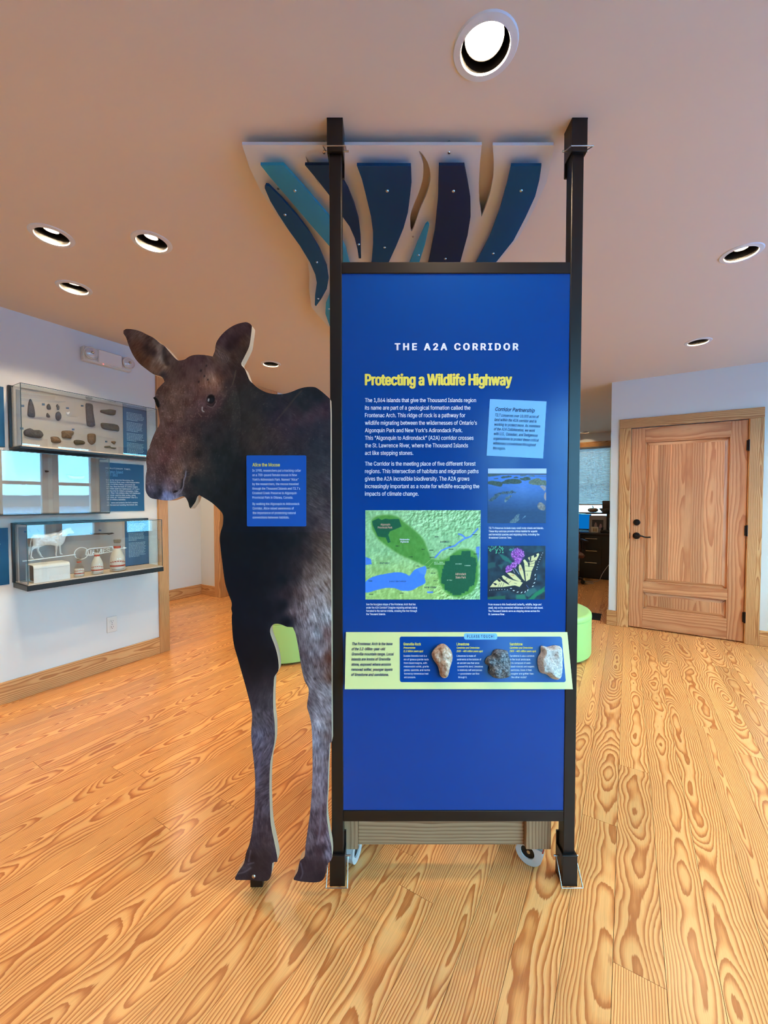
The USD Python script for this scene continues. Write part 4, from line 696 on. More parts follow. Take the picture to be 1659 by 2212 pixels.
def stroke(pts, w, col, op=1., soft=1.2):
    global C
    from shapely.geometry import LineString
    near = (np.abs(X - np.mean([p[0] for p in pts])) < 90) & (np.abs(Y - np.mean([p[1] for p in pts])) < 140); i = np.nonzero(near)[0]
    d = shapely.distance(LineString(curve(pts, 6)), shapely.points(X[i], Y[i])); m = np.clip((w - d) / soft + .5, 0, 1) * op; C[i] = C[i] * (1 - m[:, None]) + A(*col) * m[:, None]
# the near eye, the far eye, brow, nostril, mouth, ear rims, dewlap
blob(454, 866, 17, 17, (50, 32, 28), .8, 0, .55); stroke([c4(1230, 1120), c4(1320, 1085), c4(1420, 1110)], 5, (124, 84, 66), .55, 5)
blob(455.5, 862, 9.5, 11, (16, 12, 14), .25, 8); blob(457, 864, 6, 7.5, (40, 38, 42), .6, 0, .8); blob(450.5, 864, 2.3, 4.6, (186, 178, 172), .5, 8); blob(457, 854.5, 8, 2.5, (26, 18, 18), .6, 8, .7)
stroke([c4(1320, 1300), c4(1370, 1325), c4(1415, 1300), c4(1440, 1240)], 1.6, (128, 100, 92), .85); stroke([c4(1310, 1290), c4(1380, 1310), c4(1430, 1250)], 1.0, (30, 20, 20), .8); stroke([c4(1290, 1370), c4(1380, 1350), c4(1450, 1310)], 4, (92, 64, 60), .45, 4)
stroke([c4(1240, 1325), c4(1240, 1370), c4(1265, 1390)], 1.1, (205, 190, 176), .9); blob(*c4(1290, 1345), 5, 3, (60, 38, 38), .6, 20, .6)
for p, q_ in (((1195, 1420), (1225, 1460)), ((1070, 1440), (1080, 1455)), ((1260, 880), (1300, 930)), ((1300, 870), (1330, 920)), ((1350, 920), (1360, 960))): stroke([c4(*p), c4(*q_)], .9, (150, 118, 96), .6)
for x, y, r in ((1222, 800, 3), (1300, 730, 2.6), (1270, 880, 2.6), (1190, 960, 2.6), (1320, 930, 2.4)): blob(*c4(x, y), r, r * 1.4, (30, 20, 18), .7, 20, .75)
stroke([c4(550, 1200), c4(590, 1240), c4(610, 1300)], 4.2, (14, 10, 10), 1, 1.5); stroke([c4(560, 1170), c4(600, 1200), c4(625, 1260), c4(635, 1330)], 1.2, (96, 70, 62), .6)
stroke([c6(650, 370), c6(640, 440), c6(620, 500), c6(610, 580), c6(580, 650), c6(530, 690)], 1.4, (150, 136, 142), .8); stroke([c6(655, 360), c6(610, 330), c6(560, 340)], 1.0, (120, 96, 84), .5); stroke([c6(600, 480), c6(595, 570), c6(570, 620)], 1.6, (30, 22, 24), .7)
blob(*c6(505, 650), 6.5, 3.4, (26, 16, 18), .5, -20); stroke([c6(490, 675), c6(540, 660), c6(570, 620)], 1.3, (156, 140, 148), .6); blob(*c6(420, 700), 13, 9, (126, 128, 160), .8, 0, .65); blob(*c6(290, 680), 8, 12, (26, 22, 26), .8, 0, .6)
stroke([c6(770, 260), c6(740, 330), c6(720, 400), c6(690, 500)], 2.0, (112, 86, 70), .5, 3)
stroke([c4(540, 380), c4(620, 470), c4(650, 560), c4(680, 680)], 3.6, (124, 104, 90), .6, 4); stroke([c4(700, 480), c4(700, 600), c4(740, 700)], 5, (34, 22, 20), .6, 5)
for i in range(8): stroke([c5(110 + i * 16, 460 + i * 5), c5(150 + i * 14, 520 + i * 3), c5(170 + i * 8, 590)], .9, (122, 100, 90) if i % 2 else (52, 38, 36), .5)
stroke([c5(340, 690), c5(320, 790), c5(300, 860)], 1.2, (116, 98, 76), .55, 2); stroke([c5(1150, 940), c5(1060, 1040), c5(940, 1190), c5(830, 1320)], 1.5, (84, 70, 58), .6, 3)
stroke([(533, 1818), (545, 1800), (575, 1795)], 2, (84, 74, 86), .3, 4)
for sx, pts in ((1, [cL(415, 1860), cL(470, 1845)]), (1, [cL(310, 1960), cL(380, 1940), cL(440, 1900)]), (1, [cL(440, 1720), cL(420, 1830)]), (1, [cL(960, 1850), cL(980, 1950), cL(960, 2010)])): stroke(pts, 1.6, (112, 100, 112), .55, 2)
blob(*cL(470, 1790), 11, 13, (30, 20, 24), .8, 20, .6); blob(*cL(1060, 1740), 9, 10, (30, 20, 28), .8, 0, .6)
stroke([cL(1185, 700), cL(1180, 1100), cL(1160, 1500), cL(1130, 1650)], 2.2, (150, 138, 154), .4, 3); stroke([cL(540, 700), cL(520, 900), cL(510, 1050)], 3, (112, 104, 130), .5, 4)
ink = lin(np.clip(C, 4, 255))
obj('printed_moose', trimesh.Trimesh(PM.O + P2[:, :1] * PM.ex + P2[:, 1:] * PM.ey, T2, process=False), M_MOOSE, moose, label='photographic print of the moose', attrs={'ink': ink})
obj('foot_block', put(cbx(-.450, -.408, .0301, .095, 0, .075, .002), AHEAD * 1.28, RIGHT, AHEAD, UP), M_BLACK, moose)
obj('bolt', put(lathe([(0, .004), (.004, .0035), (.0062, .001), (.0062, 0), (0, 0)], 20), PM.w(*PM.uv(548, 1893)), RIGHT, UP, -AHEAD), M_STEEL, moose, smooth=40)
cpx = [(533, 984), (661.6, 984), (661.6, 1137), (534, 1137)]
cuv = Polygon(PM.uvs(cpx)); cpl = obj('caption_plate', PM.up(extr(cuv.buffer(-.004).buffer(.004), .003), .0004), M_CARDB, moose, label='blue caption plate on the moose')
PC = Plane(PM.O + PM.ez * .0034, RIGHT, UP); k = 3.456
def ct(s, x0, x1, y, c, b=False): return PC.text(s, 250 + x0 / k, 250 + x1 / k, 680 + y / k, c / k, b, t=.0001)
obj('caption_title', ct('Alice the Moose', 1020, 1226, 1132, 25, True), M_YELLOW, cpl)
tl = [('In 1998, researchers put a tracking collar', 1383), ('on a 700-pound female moose in New', 1353), ('York’s Adirondack Park. Named “Alice”', 1364), ('by the researchers, the moose traveled', 1365), ('through the Thousand Islands and TILT’s', 1376), ('Crooked Creek Preserve to Algonquin', 1350), ('Provincial Park in Ottawa, Canada.', 1323)]
tl2 = [('By walking the Algonquin to Adirondack', 1372), ('Corridor, Alice raised awareness of', 1330), ('the importance of protecting natural', 1345), ('connections between habitats.', 1295)]
obj('caption_text', cat_(*[ct(s, 1020, e, 1171 + i * 33.6, 18) for i, (s, e) in enumerate(tl)], *[ct(s, 1022, e, 1420 + i * 33.6, 18) for i, (s, e) in enumerate(tl2)]), M_WHITE, cpl)

# ------------------------------------------------------------------ flame-shaped hanging artwork under the ceiling
ZS = HC - .038
def ceilp(z): return Plane((0, 0, z), (1, 0, 0), (0, -1, 0))          # seen from below: w points down
PA, PF = ceilp(ZS), ceilp(ZS - .030)
def e1(x, y): return (500 + x / 5.146, 290 + y / 5.146)
def e2(x, y): return (730 + x / 7.135, 290 + y / 7.135)
def e3(x, y): return (930 + x / 5.352, 290 + y / 5.352)
so = [(523, 313)] + [e1(*p) for p in [(200, 370), (330, 640), (520, 920), (760, 1240), (850, 1420), (868, 1560), (860, 1720), (890, 1920), (960, 2010), (1090, 2150)]] + [(740, 735), (780, 765), (830, 790), (880, 790), (900, 760), (930, 730), (1000, 660), (1045, 605)] + [e3(*p) for p in [(800, 1465), (900, 1340), (1040, 1160), (1200, 860), (1340, 560), (1400, 300), (1425, 128), (720, 130), (732, 330), (725, 500), (690, 680), (640, 830), (590, 955), (565, 780), (558, 600), (570, 350), (592, 126)]]
sheet = Polygon(PA.uvs(so)).buffer(0)
hole = closed([(905, 326), (923, 349), (930, 382), (923, 415), (906, 455), (890, 500), (886, 474), (890, 452), (903, 420), (913, 387), (914, 354)], 4)
sheet = sheet.difference(Polygon(PA.uvs(hole)).buffer(0)).difference(Polygon(PA.uvs([(660, 337), (672, 354), (690, 400), (665, 356)])))
c = PA.uv(860, 420); art = thing('ceiling_artwork', 'white flame-edged sheet with blue acrylic flames fixed flat beneath the ceiling', 'artwork', (c[0], -c[1], ZS))
obj('backing_sheet', PA.up(extr(sheet, .010), -.010), plain('art_white', (214, 212, 208), .55), art)
def acryl(n, col):
    L = lin(col)
    return mat(n, {'p': ('principled_bsdf', {'base_color': L, 'roughness': .3, 'specular_ior_level': .35}), 't': ('translucent_bsdf', {'color': np.minimum(L * 2.2, 1)}), 'x': ('mix_closure', {'fac': .45})}, [('p.BSDF', 'x.closure1'), ('t.BSDF', 'x.closure2')], 'x.closure')
AC = {'light': acryl('acrylic_light', (70, 160, 180)), 'navy': acryl('acrylic_navy', (12, 58, 96)), 'teal': acryl('acrylic_teal', (16, 98, 140)), 'deep': acryl('acrylic_deep', (10, 82, 122)), 'slate': acryl('acrylic_slate', (30, 60, 96))}
fl = [('light', [(563, 357), (582, 381), (624, 430), (675, 490), (711, 531), (735, 562), (745, 600), (775, 600), (765, 588), (754, 566), (747, 537), (739, 520), (710, 467), (655, 403), (613, 357)], [(637, 412)], 'light turquoise slanting flame strip'),
      ('navy', [(659, 357), (685, 388), (710, 420), (739, 467), (755, 489), (766, 514), (772, 537), (775, 558), (780, 558), (779, 511), (775, 476), (765, 441), (752, 409), (738, 384), (724, 363), (719, 357)], [(775, 528)], 'navy flame tapering to a thin point'),
      ('deep', [(771, 358), (782, 388), (791.7, 427), (801.5, 468), (805.7, 500), (806, 528), (803, 566), (795, 600), (815, 610), (840, 566), (856, 531), (871.6, 493), (881, 459.6), (885.6, 424.5), (889, 394), (887.7, 358.7)], [(836.5, 412.6), (831, 534.6)], 'broad dark teal flame in the middle'),
      ('light', [(919, 487.6), (902, 525), (886, 566), (868, 612), (893, 602), (906, 566), (918, 528), (927, 487.6), (924, 482.7)], [(904, 551)], 'small light turquoise flame'),
      ('slate', [(948, 357.6), (946, 432), (939, 501), (926, 566), (912, 610), (985, 600), (995, 563.7), (1010, 508.6), (1016.5, 467.5), (1016, 430), (1010, 393), (1003, 357.6)], [(979.5, 413), (962, 559)], 'slate navy flame'),
      ('teal', [(1104, 358.8), (1096, 394.6), (1079.5, 454), (1057, 514), (1031, 563.7), (1000, 620), (1040, 605), (1074, 563.7), (1109, 520), (1135.5, 469), (1156, 424.5), (1165, 389), (1169.5, 358.8)], [(1125.6, 412), (1065.5, 547.5)], 'teal flame at the right end'),
      ('deep', [(575, 401), (572, 407), (583.6, 434), (601, 463), (624, 498), (648, 531), (669, 566), (681, 593), (684.6, 612.6), (680.7, 640), (680, 659), (682.7, 661.5), (694, 645.6), (706, 624), (710, 601), (706, 575.7), (690.4, 538.7), (667, 500), (640, 465), (609, 430), (581, 402)], [(615.6, 464), (684.6, 566), (687.5, 645)], 'long dark teal leaf-shaped flame at the left edge'),
      ('light', [(712, 638), (704, 657), (703, 678), (712, 704), (725, 715), (735, 690), (730, 640)], [(711, 667)], 'light turquoise flame mostly behind the sign')]
for col, pts, sc, lb in fl:
    f_ = obj('acrylic_flame', PF.poly(pts, .010, -.010), AC[col], art, label=lb)
    for s in sc:
        u, v = PF.uv(*s); p = A(u, -v, ZS - .030)
        obj('screw', cat_(lathe([(0, -.0035), (.004, -.003), (.0058, 0), (0, 0)], 18, p), cyl(.003, p + A(0, 0, .009), p + A(0, 0, .032), 10)), M_STEEL, f_, smooth=40)
for s in [(601, 407.6), (892, 511), (818, 557), (970, 330), (700, 330)]:
    u, v = PA.uv(*s); p = A(u, -v, ZS); obj('mounting_screw', cat_(lathe([(0, -.003), (.004, -.002), (.005, 0), (0, 0)], 16, p), cyl(.004, p + A(0, 0, .008), p + A(0, 0, .0378), 10)), M_STEEL, art, smooth=40)

# ------------------------------------------------------------------ green ottomans and the wheeled cart behind the sign
def ottoman(u, d, label):
    c = RIGHT * u + AHEAD * d; t = thing('ottoman', label, 'ottoman', c); R, h = .40, .375
    obj('seat_cushion', lathe([(0, h), (R - .03, h), (R - .012, h - .004), (R - .003, h - .015), (R, h - .03), (R, h - .045), (R - .004, h - .05), (0, h - .05)], 72, c), M_GREEN, t, smooth=40)
    obj('side_cover', lathe([(0, .02), (R - .006, .02), (R - .001, .03), (R - .001, h - .055), (R - .006, h - .05), (0, h - .05)], 72, c), M_GREEN, t, smooth=40)
    obj('base', lathe([(0, 0), (R - .05, 0), (R - .05, .02), (0, .02)], 48, c), M_BLACK, t, smooth=40)
ottoman(1.380, 3.5, 'round pale green ottoman behind the right post of the sign'); ottoman(-.855, 3.5, 'round green ottoman seen between the moose\'s legs')
cart = thing('wheeled_cart', 'wooden cart frame on white casters standing right behind the sign', 'cart', RIGHT * .22 + AHEAD * 1.6, YAW)
def wb(n, u0, u1, d0, d1, z0, z1, al, **k): return board(n, put(cbx(u0, u1, d0, d1, z0, z1, .002), A(0, 0, 0), RIGHT, AHEAD, UP), M_OAK, cart, along=al, **k)
for u0, u1 in ((-.150, -.092), (.500, .588)): 
    for d0, d1 in ((1.376, 1.430), (1.90, 1.95)): wb('leg', u0, u1, d0, d1, .072, .74, 2)
wb('rail', -.092, .500, 1.396, 1.416, .072, .235, tuple(RIGHT)); wb('rail', -.092, .500, 1.91, 1.93, .072, .235, tuple(RIGHT)); wb('side_rail', -.14, -.11, 1.430, 1.90, .072, .235, tuple(AHEAD)); wb('side_rail', .55, .58, 1.430, 1.90, .072, .235, tuple(AHEAD)); wb('cart_top', -.16, .60, 1.374, 1.96, .74, .77, tuple(RIGHT), label='wooden top behind the sign')
M_CAST = plain('caster_white', (205, 206, 206), .35)
for u, d, a in ((-.108, 1.428, 70), (.535, 1.400, -35), (-.118, 1.92, 10), (.535, 1.92, 40)):
    c = RIGHT * u + AHEAD * d; aa = YAW + math.radians(a); ex_, ey_ = A(math.cos(aa), math.sin(aa), 0), A(-math.sin(aa), math.cos(aa), 0)
    hood = Polygon([(.046 * math.cos(q), .046 * math.sin(q) + .047) for q in np.linspace(-math.pi * .98, .35, 30)] + [(.052, .094), (-.03, .094)]).buffer(0).intersection(sbox(-.2, 0, .2, .0715))
    slot = Point(-.004, .046).buffer(.024).difference(sbox(-.1, .064, .1, .2))
    hm = hood.difference(slot)
    side = [put(extr(hm, .006), c + ex_ * -.012 + ey_ * (o), ex_, UP, -ey_) for o in (-.012, .018)]
    rim = put(extr(hood.difference(hood.buffer(-.005)), .030), c + ex_ * -.012 + ey_ * .015, ex_, UP, -ey_)
    cs = obj('caster', cat_(*side, rim), M_CAST, cart, label='white swivel caster')
    obj('wheel', cyl(.035, c + ex_ * -.012 + UP * .0355 - ey_ * .011, c + ex_ * -.012 + UP * .0355 + ey_ * .011, 32), M_BLACK, cs, smooth=40)
    obj('axle', cyl(.006, c + ex_ * -.012 + UP * .05 - ey_ * .02, c + ex_ * -.012 + UP * .05 + ey_ * .02, 14), M_STEEL, cs, smooth=40)
    obj('brake_pedal', put(cbx(.02, .036, -.010, .010, .058, .068, .002), c, ex_, ey_, UP), plain('brake_red', (190, 66, 40), .4) if 'br' not in used else None or UsdShade.Material.Get(stage, '/World/Looks/brake_red'), cs); used['br'] = 1

# ------------------------------------------------------------------ the display wall
XF = XL + .010                                       # face of things lying flat on the wall
PWL = Plane((XL + .006, 0, 0), (0, 1, 0), (0, 0, 1)) # printed panels on the wall: w points into the room
M_TEXTINK = plain('pale_print', (150, 186, 210), .6)
def wall_panel(nm, label, y0, y1, z0, z1):
    t = thing(nm, label, 'text panel', (XL, (y0 + y1) / 2, z0))
    return t, obj('panel', cbx(XL, XL + .006, y0, y1, z0, z1, .001), M_TEALP, t)
def rows(pl, y0, y1, z0, z1, n, h, seed, t=.0003, gaps=()):
    """rows of print too small to read in the photo: ragged strokes of word length"""
    r = np.random.default_rng(seed); ms = []
    for i in range(n):
        if i in gaps: continue
        z = z1 - (i + .5) * (z1 - z0) / n; y = y0; end = y1 - (y1 - y0) * (r.uniform(.3, .6) if (i + 1) in gaps or i == n - 1 else r.uniform(0, .14))
        while y < end - .006:
            w = min(r.uniform(.006, .018), end - y); ms.append(sbox(y, z - h / 2, y + w, z + h / 2)); y += w + .0028
    return pl.up(cat_(*[trimesh.creation.extrude_polygon(p, .0003, engine='earcut') for p in ms]), t)
t, p = wall_panel('text_panel', 'teal Carleton Island text panel beside the middle display case', 1.466, 1.790, 1.219, 1.592)
d2 = lambda x, y: (160 + x / 7.9, 840 + y / 7.9)
def wt(s, x0, x1, y, c, b=False, y1=None):
    (X0, Y0), (X1, Y1) = d2(x0, y), d2(x1, y1 if y1 is not None else y); return PWL.text(s, X0, X1, Y0, c / 7.9, b, t=.0003, y1=Y1)
obj('panel_heading', wt('R E V O L U T I O N A R Y   T I M E S .', 540, 965, 1362, 24, True, 1386), M_WHITE, p)
obj('panel_title', cat_(wt('Carleton Island', 540, 832, 1434, 46, False, 1446), wt('1777-1812', 545, 742, 1486, 44, False, 1493)), M_PALE, p)
tx = [('During the American Revolution, the', 1015), ('St. Lawrence River was a vital transportation', 1115), ('route for British military personnel and', 1042), ('supplies. Near the head of Carleton Island,', 1088), ('the British built Fort Haldimand in 1777 as a', 1110), ('staging area for military campaigns. Unlike', 1097), ('other New York military sites, Fort Haldimand', 1127), ('was never used by other armies, giving', 1050), ('historians an “uncontaminated” view of a', 1082), ('British military operation.', 882)]
obj('panel_text', cat_(*[wt(s, 545 + i * 1.6, e, 1565 + 37.2 * i, 26, False, 1576 + 36.2 * i) for i, (s, e) in enumerate(tx)], wt('TILT owns and protects the fort’s remains', 560, 1085, 1955, 26, False, 1952), wt('and the land surrounding this historic site.', 560, 1088, 1994, 26, False, 1990)), M_WHITE, p)
t, p = wall_panel('text_panel', 'teal text panel cut off by the left edge of the photo, upper one', .62, .935, 1.642, 2.022)
obj('panel_text', rows(PWL, .65, .905, 1.68, 1.95, 16, .006, 3, gaps=(5, 11)), M_TEXTINK, p)
t, p = wall_panel('text_panel', 'teal text panel at the left edge beside the lower display case', .62, .939, .763, 1.127)
obj('panel_text', rows(PWL, .65, .915, .83, 1.06, 10, .007, 4, gaps=(4, 8)), M_TEXTINK, p)

def case(nm, label, y0, y1, z0, z1, xf, back=True, shelf=False, ytext=None, left=True):
    """a shallow wall case: dark-edged back, glass box, and a printed strip at its right end"""
    t = thing(nm, label, 'display case', (XL, (y0 + y1) / 2, z0))
    obj('back_frame', cbx(XL + .0005, XL + .022, y0 - .012, y1 + .006, z0 - .008, z1 + .008, .001), M_BLACK, t)
    obj('backboard', bx(XL + .022, XL + .026, y0 + .002, (ytext or y1) - .001, z0 + .002, z1 - .002), M_BACKB, t)
    g = .005
    obj('glass_front', bx(xf - g, xf, y0, y1, z0, z1), M_GLASS, t)
    obj('glass_side', bx(XL + .026, xf - g, y0, y0 + g, z0, z1), M_GLASS, t); obj('glass_side', bx(XL + .026, xf - g, y1 - g, y1, z0, z1), M_GLASS, t)
    obj('glass_top', bx(XL + .026, xf - g, y0 + g, y1 - g, z1 - g, z1), M_GLASS, t)
    e = []
    for y in (y0, y1): e.append(bx(xf - .0035, xf + .0005, y - .0015, y + .0015, z0, z1))
    e.append(bx(xf - .0035, xf + .0005, y0, y1, z1 - .002, z1 + .001)); e.append(bx(XL + .022, XL + .0255, y0, y1, z1 - .004, z1 + .001))
    for y in (y0, y1): e.append(bx(XL + .022, xf, y - .001, y + .001, z1 - .001, z1 + .001))
    for i, m in enumerate(e): obj('glass_edge', m, M_GEDGE, t)
    return t
M_SHELF = plain('shelf_top', (196, 184, 170), .6)
up = case('display_case', 'upper glass display case with dark stone tools on a grey board', .965, 1.806, 1.648, 2.030, -3.216, ytext=1.628)
obj('case_floor', bx(XL + .022, -3.216, .965, 1.806, 1.640, 1.648), M_SHELF, up); obj('case_floor_edge', cbx(XL + .001, -3.212, .955, 1.812, 1.626, 1.640, .001), M_BLACK, up)
p = obj('text_strip', bx(XL + .022, XL + .029, 1.628, 1.805, 1.650, 2.026), M_TEALP, up)
PT = Plane((XL + .029, 0, 0), (0, 1, 0), (0, 0, 1))
obj('strip_text', rows(PT, 1.652, 1.785, 1.675, 2.0, 30, .0042, 5, gaps=(6, 14, 21)), M_TEXTINK, p)
mid = case('display_case', 'middle glass display case mirroring the windows and the river', .30, 1.456, 1.216, 1.606, -3.222)
obj('case_floor', cbx(XL + .001, -3.222, .30, 1.456, 1.208, 1.216, .001), M_BLACK, mid)
lo = case('display_case', 'lower glass display case with milk bottles and a cow weathervane', .965, 1.806, .780, 1.150, -3.172, ytext=1.628)
obj('case_shelf', cbx(XL + .001, -3.165, .958, 1.812, .738, .772, .002), M_BLACK, lo); obj('case_floor', bx(XL + .022, -3.172, .965, 1.806, .772, .780), M_SHELF, lo)
p = obj('text_strip', bx(XL + .022, XL + .029, 1.628, 1.805, .785, 1.146), M_TEALP, lo)
obj('strip_text', rows(PT, 1.652, 1.785, .85, 1.12, 25, .0042, 6, gaps=(6, 13)), M_TEXTINK, p)
def bk(n, c, d, s): return rockmat(n, [(.3, d), (.7, c)], s, .85)
B1 = bk('slate_artifact', (84, 84, 92), (50, 50, 58), 140); B2 = bk('brown_artifact', (128, 104, 84), (84, 64, 48), 140); B3 = bk('olive_artifact', (92, 86, 70), (58, 54, 44), 140)
PA1 = Plane((XL + .045, 0, 0), (0, 1, 0), (0, 0, 1))
u1 = pc(0, 800, 9.217); u2 = pc(160, 840, 7.9); u3 = pc(0, 700, 4.484)
arts = [('stone_point', 'tall pointed slate axe at the left of the upper display case', 'stone tool', u1([(622, 560), (590, 620), (570, 790), (575, 900), (640, 925), (710, 925), (720, 850), (695, 710), (655, 600)]), B1),
        ('stone_chip', 'small rounded chip, upper left of five small ones in the upper case', 'stone', u1([(985, 660), (955, 690), (950, 740), (975, 775), (1035, 770), (1030, 710), (1010, 670)]), B1),
        ('stone_chip', 'small notched chip, upper right of the small ones in the upper case', 'stone', u1([(1165, 665), (1140, 700), (1155, 740), (1155, 775), (1200, 778), (1205, 710), (1185, 690)]), B1),
        ('stone_chip', 'small broken chip, lower left of the small ones in the upper case', 'stone', u1([(965, 840), (945, 870), (950, 925), (1010, 935), (1020, 910), (990, 860)]), B1),
        ('stone_disc', 'egg-shaped dark stone below the notched chip in the upper case', 'stone', u1([(1185, 815), (1135, 845), (1125, 920), (1145, 980), (1190, 1000), (1235, 960), (1245, 900), (1220, 840)]), B1),
        ('quartz_chip', 'glittering white quartz chip right of the small dark stones in the upper case', 'stone', u1([(1335, 820), (1370, 830), (1400, 812), (1410, 840), (1385, 880), (1345, 870)]), plain('quartz', (225, 226, 228), .2)),
        ('slate_axe', 'long two-lobed dark stone at lower left in the upper case', 'stone tool', u1([(490, 1220), (530, 1175), (610, 1150), (660, 1165), (700, 1185), (800, 1185), (850, 1220), (885, 1280), (860, 1320), (820, 1350), (700, 1340), (600, 1325), (510, 1290)]), B1),
        ('pottery_sherd', 'brown jagged sherd beside the blue number tag in the upper case', 'sherd', u1([(1265, 1200), (1470, 1205), (1485, 1275), (1450, 1300), (1435, 1350), (1350, 1345), (1260, 1340), (1250, 1270)]), B2),
        ('pottery_sherd', 'brown wedge-shaped sherd low in the upper case, left of the other sherds', 'sherd', u1([(1040, 1320), (1180, 1325), (1235, 1395), (1215, 1440), (1060, 1435), (1035, 1370)]), B2),
        ('pottery_sherd', 'flat dark olive sherd at the bottom middle of the upper case', 'sherd', u3([(725, 1130), (760, 1120), (820, 1130), (835, 1150), (815, 1165), (740, 1165)]), B3),
        ('stone_adze', 'long upright rounded slate bar in the upper case', 'stone tool', u2([(215, 260), (250, 240), (310, 250), (335, 285), (345, 400), (375, 590), (370, 630), (320, 645), (260, 635), (235, 600), (222, 450)]), B1),
        ('stone_bar', 'tapering dark bar, upper of the two beside the teal strip', 'stone tool', u2([(465, 375), (480, 355), (560, 352), (640, 345), (735, 365), (730, 385), (715, 440), (640, 445), (520, 415), (470, 395)]), B3),
        ('stone_bar', 'olive-brown blunt bar, lower of the two beside the teal strip', 'stone tool', u2([(475, 585), (560, 580), (760, 612), (785, 715), (720, 715), (610, 700), (500, 670)]), B3),
        ('pottery_sherd', 'tan shield-shaped sherd below the upright slate bar', 'sherd', u2([(260, 765), (370, 765), (388, 830), (380, 910), (320, 950), (260, 900), (245, 820)]), B2),
        ('bone_piece', 'small forked bone piece at lower right in the upper case', 'bone', u2([(650, 900), (690, 890), (735, 900), (710, 945), (675, 930)]), B2),
        ('bone_piece', 'small splintered bone lowest in the right corner of the upper case', 'bone', u2([(545, 975), (640, 970), (650, 990), (735, 1000), (720, 1022), (660, 1015), (630, 1002), (545, 1000)]), B3)]
for i, (nm, lb, ct_, pts, m) in enumerate(arts):
    uv = PA1.uvs(pts); c = uv.mean(0); sz = min(np.ptp(uv[:, 0]), np.ptp(uv[:, 1]))
    t = thing(nm, lb, ct_, (XL + .026, c[0], c[1]))
    obj('stone', PA1.up(relief(closed(uv, 3), min(.022, sz * .35), max(.0018, sz / 26), i, sz * .05, freq=60), -.0189), m, t, smooth=40)
tags = [(u1, (420, 685, 480, 730)), (u1, (835, 655, 890, 700)), (u1, (1315, 735, 1370, 770)), (u1, (1610, 690, 1660, 725)), (u1, (398, 1135, 465, 1180)), (u1, (1430, 1160, 1480, 1195)), (u2, (530, 885, 565, 915))]
PK = Plane((XL + .026, 0, 0), (0, 1, 0), (0, 0, 1)); M_TAG = plain('number_tag', (44, 84, 122), .5)
for f, (a, b, c, d) in tags: obj('number_tag', PK.poly(f([(a, b), (c, b + 3), (c, d), (a, d - 3)]), .002), M_TAG, up)
# middle case: a small dark relic and a model boat
uv = PK.uvs(u3([(436, 1418), (470, 1422), (468, 1434), (440, 1436)])); c = uv.mean(0)
t = thing('iron_relic', 'small dark iron relic behind the glass of the middle case', 'relic', (XL + .026, c[0], c[1])); obj('relic', PK.up(relief(closed(uv, 3), .01, .002, 2, .001), 0), B1, t, smooth=40)
uv = PK.uvs(u3([(640, 1458), (700, 1470), (765, 1472), (822, 1462), (800, 1504), (690, 1506), (660, 1490)])); c = uv.mean(0)
t = thing('model_boat', 'small pale model boat behind the glass of the middle case', 'model boat', (XL + .026, c[0], c[1])); obj('hull', PK.up(relief(uv, .02, .003, 2, 0), .006), plain('boat_white', (206, 214, 220), .5), t, smooth=40)
obj('gunwale', PK.up(extr(Polygon(PK.uvs(u3([(638, 1456), (700, 1468), (765, 1470), (824, 1460), (824, 1464), (765, 1474), (700, 1472), (638, 1460)]))).buffer(0), .022), .006), plain('boat_trim', (120, 128, 136), .5), t)
# lower case: weathervane, box, bottles, pen
M_SILV = plain('galvanised_silver', (236, 242, 246), .3, .15)
PV = Plane((XL + .075, 0, 0), (0, 1, 0), (0, 0, 1)); k3 = pc(0, 1110, 8.732); k4 = pc(170, 1120, 8.295)
c = PV.uv(120, 1200); vane = thing('cow_weathervane', 'silver cow weathervane with an arrow and lettering in the lower case', 'weathervane', (XL + .075, c[0], c[1]))
cow = k3([(545, 770), (540, 700), (560, 640), (575, 520), (590, 425), (620, 388), (700, 376), (780, 381), (850, 376), (950, 366), (1040, 346), (1100, 345), (1180, 300), (1240, 275), (1290, 250), (1335, 245), (1350, 290), (1410, 352), (1380, 375), (1290, 375), (1245, 430), (1220, 520), (1190, 570), (1150, 600), (1155, 700), (1160, 740), (1195, 762), (1140, 772), (1128, 740), (1115, 625), (1092, 600), (1078, 700), (1068, 775), (1090, 800), (1045, 798), (1045, 770), (1050, 700), (1040, 605), (960, 590), (860, 590), (780, 620), (742, 640), (738, 690), (800, 800), (835, 828), (780, 822), (705, 715), (690, 655), (640, 665), (612, 695), (600, 800), (645, 850), (572, 850), (575, 800), (590, 700), (600, 640), (628, 600), (618, 520), (608, 460), (590, 560), (577, 690), (560, 780)])
obj('cow', PV.up(relief(PV.uvs(cow), .022, .003, 5, .009, freq=38), -.004), M_SILV, vane, smooth=45)
def vt(a, b, r): A_, B_ = PV.uv(*a), PV.uv(*b); return cyl(r, PV.w(*A_), PV.w(*B_), 12)
(a, b), = k3([(425, 895)]); (e, f) = (248, 1183)
obj('bar', vt((a, b), (163, 1198.2), .004), M_SILV, vane, smooth=40)
rc = PV.uv(175.8, 1195.5); tor = trimesh.creation.torus(.042, .0035, 40, 8); obj('ring', PV.up(tor.apply_translation((rc[0], rc[1], 0))), M_SILV, vane, smooth=40)
pl_ = k4([(140, 575), (200, 545), (600, 505), (615, 560), (600, 590), (200, 660), (130, 650)])
fr_ = Polygon(PV.uvs(pl_)).buffer(.004); obj('name_plate_frame', PV.up(extr(fr_.difference(fr_.buffer(-.006)), .008), -.004), M_SILV, vane)
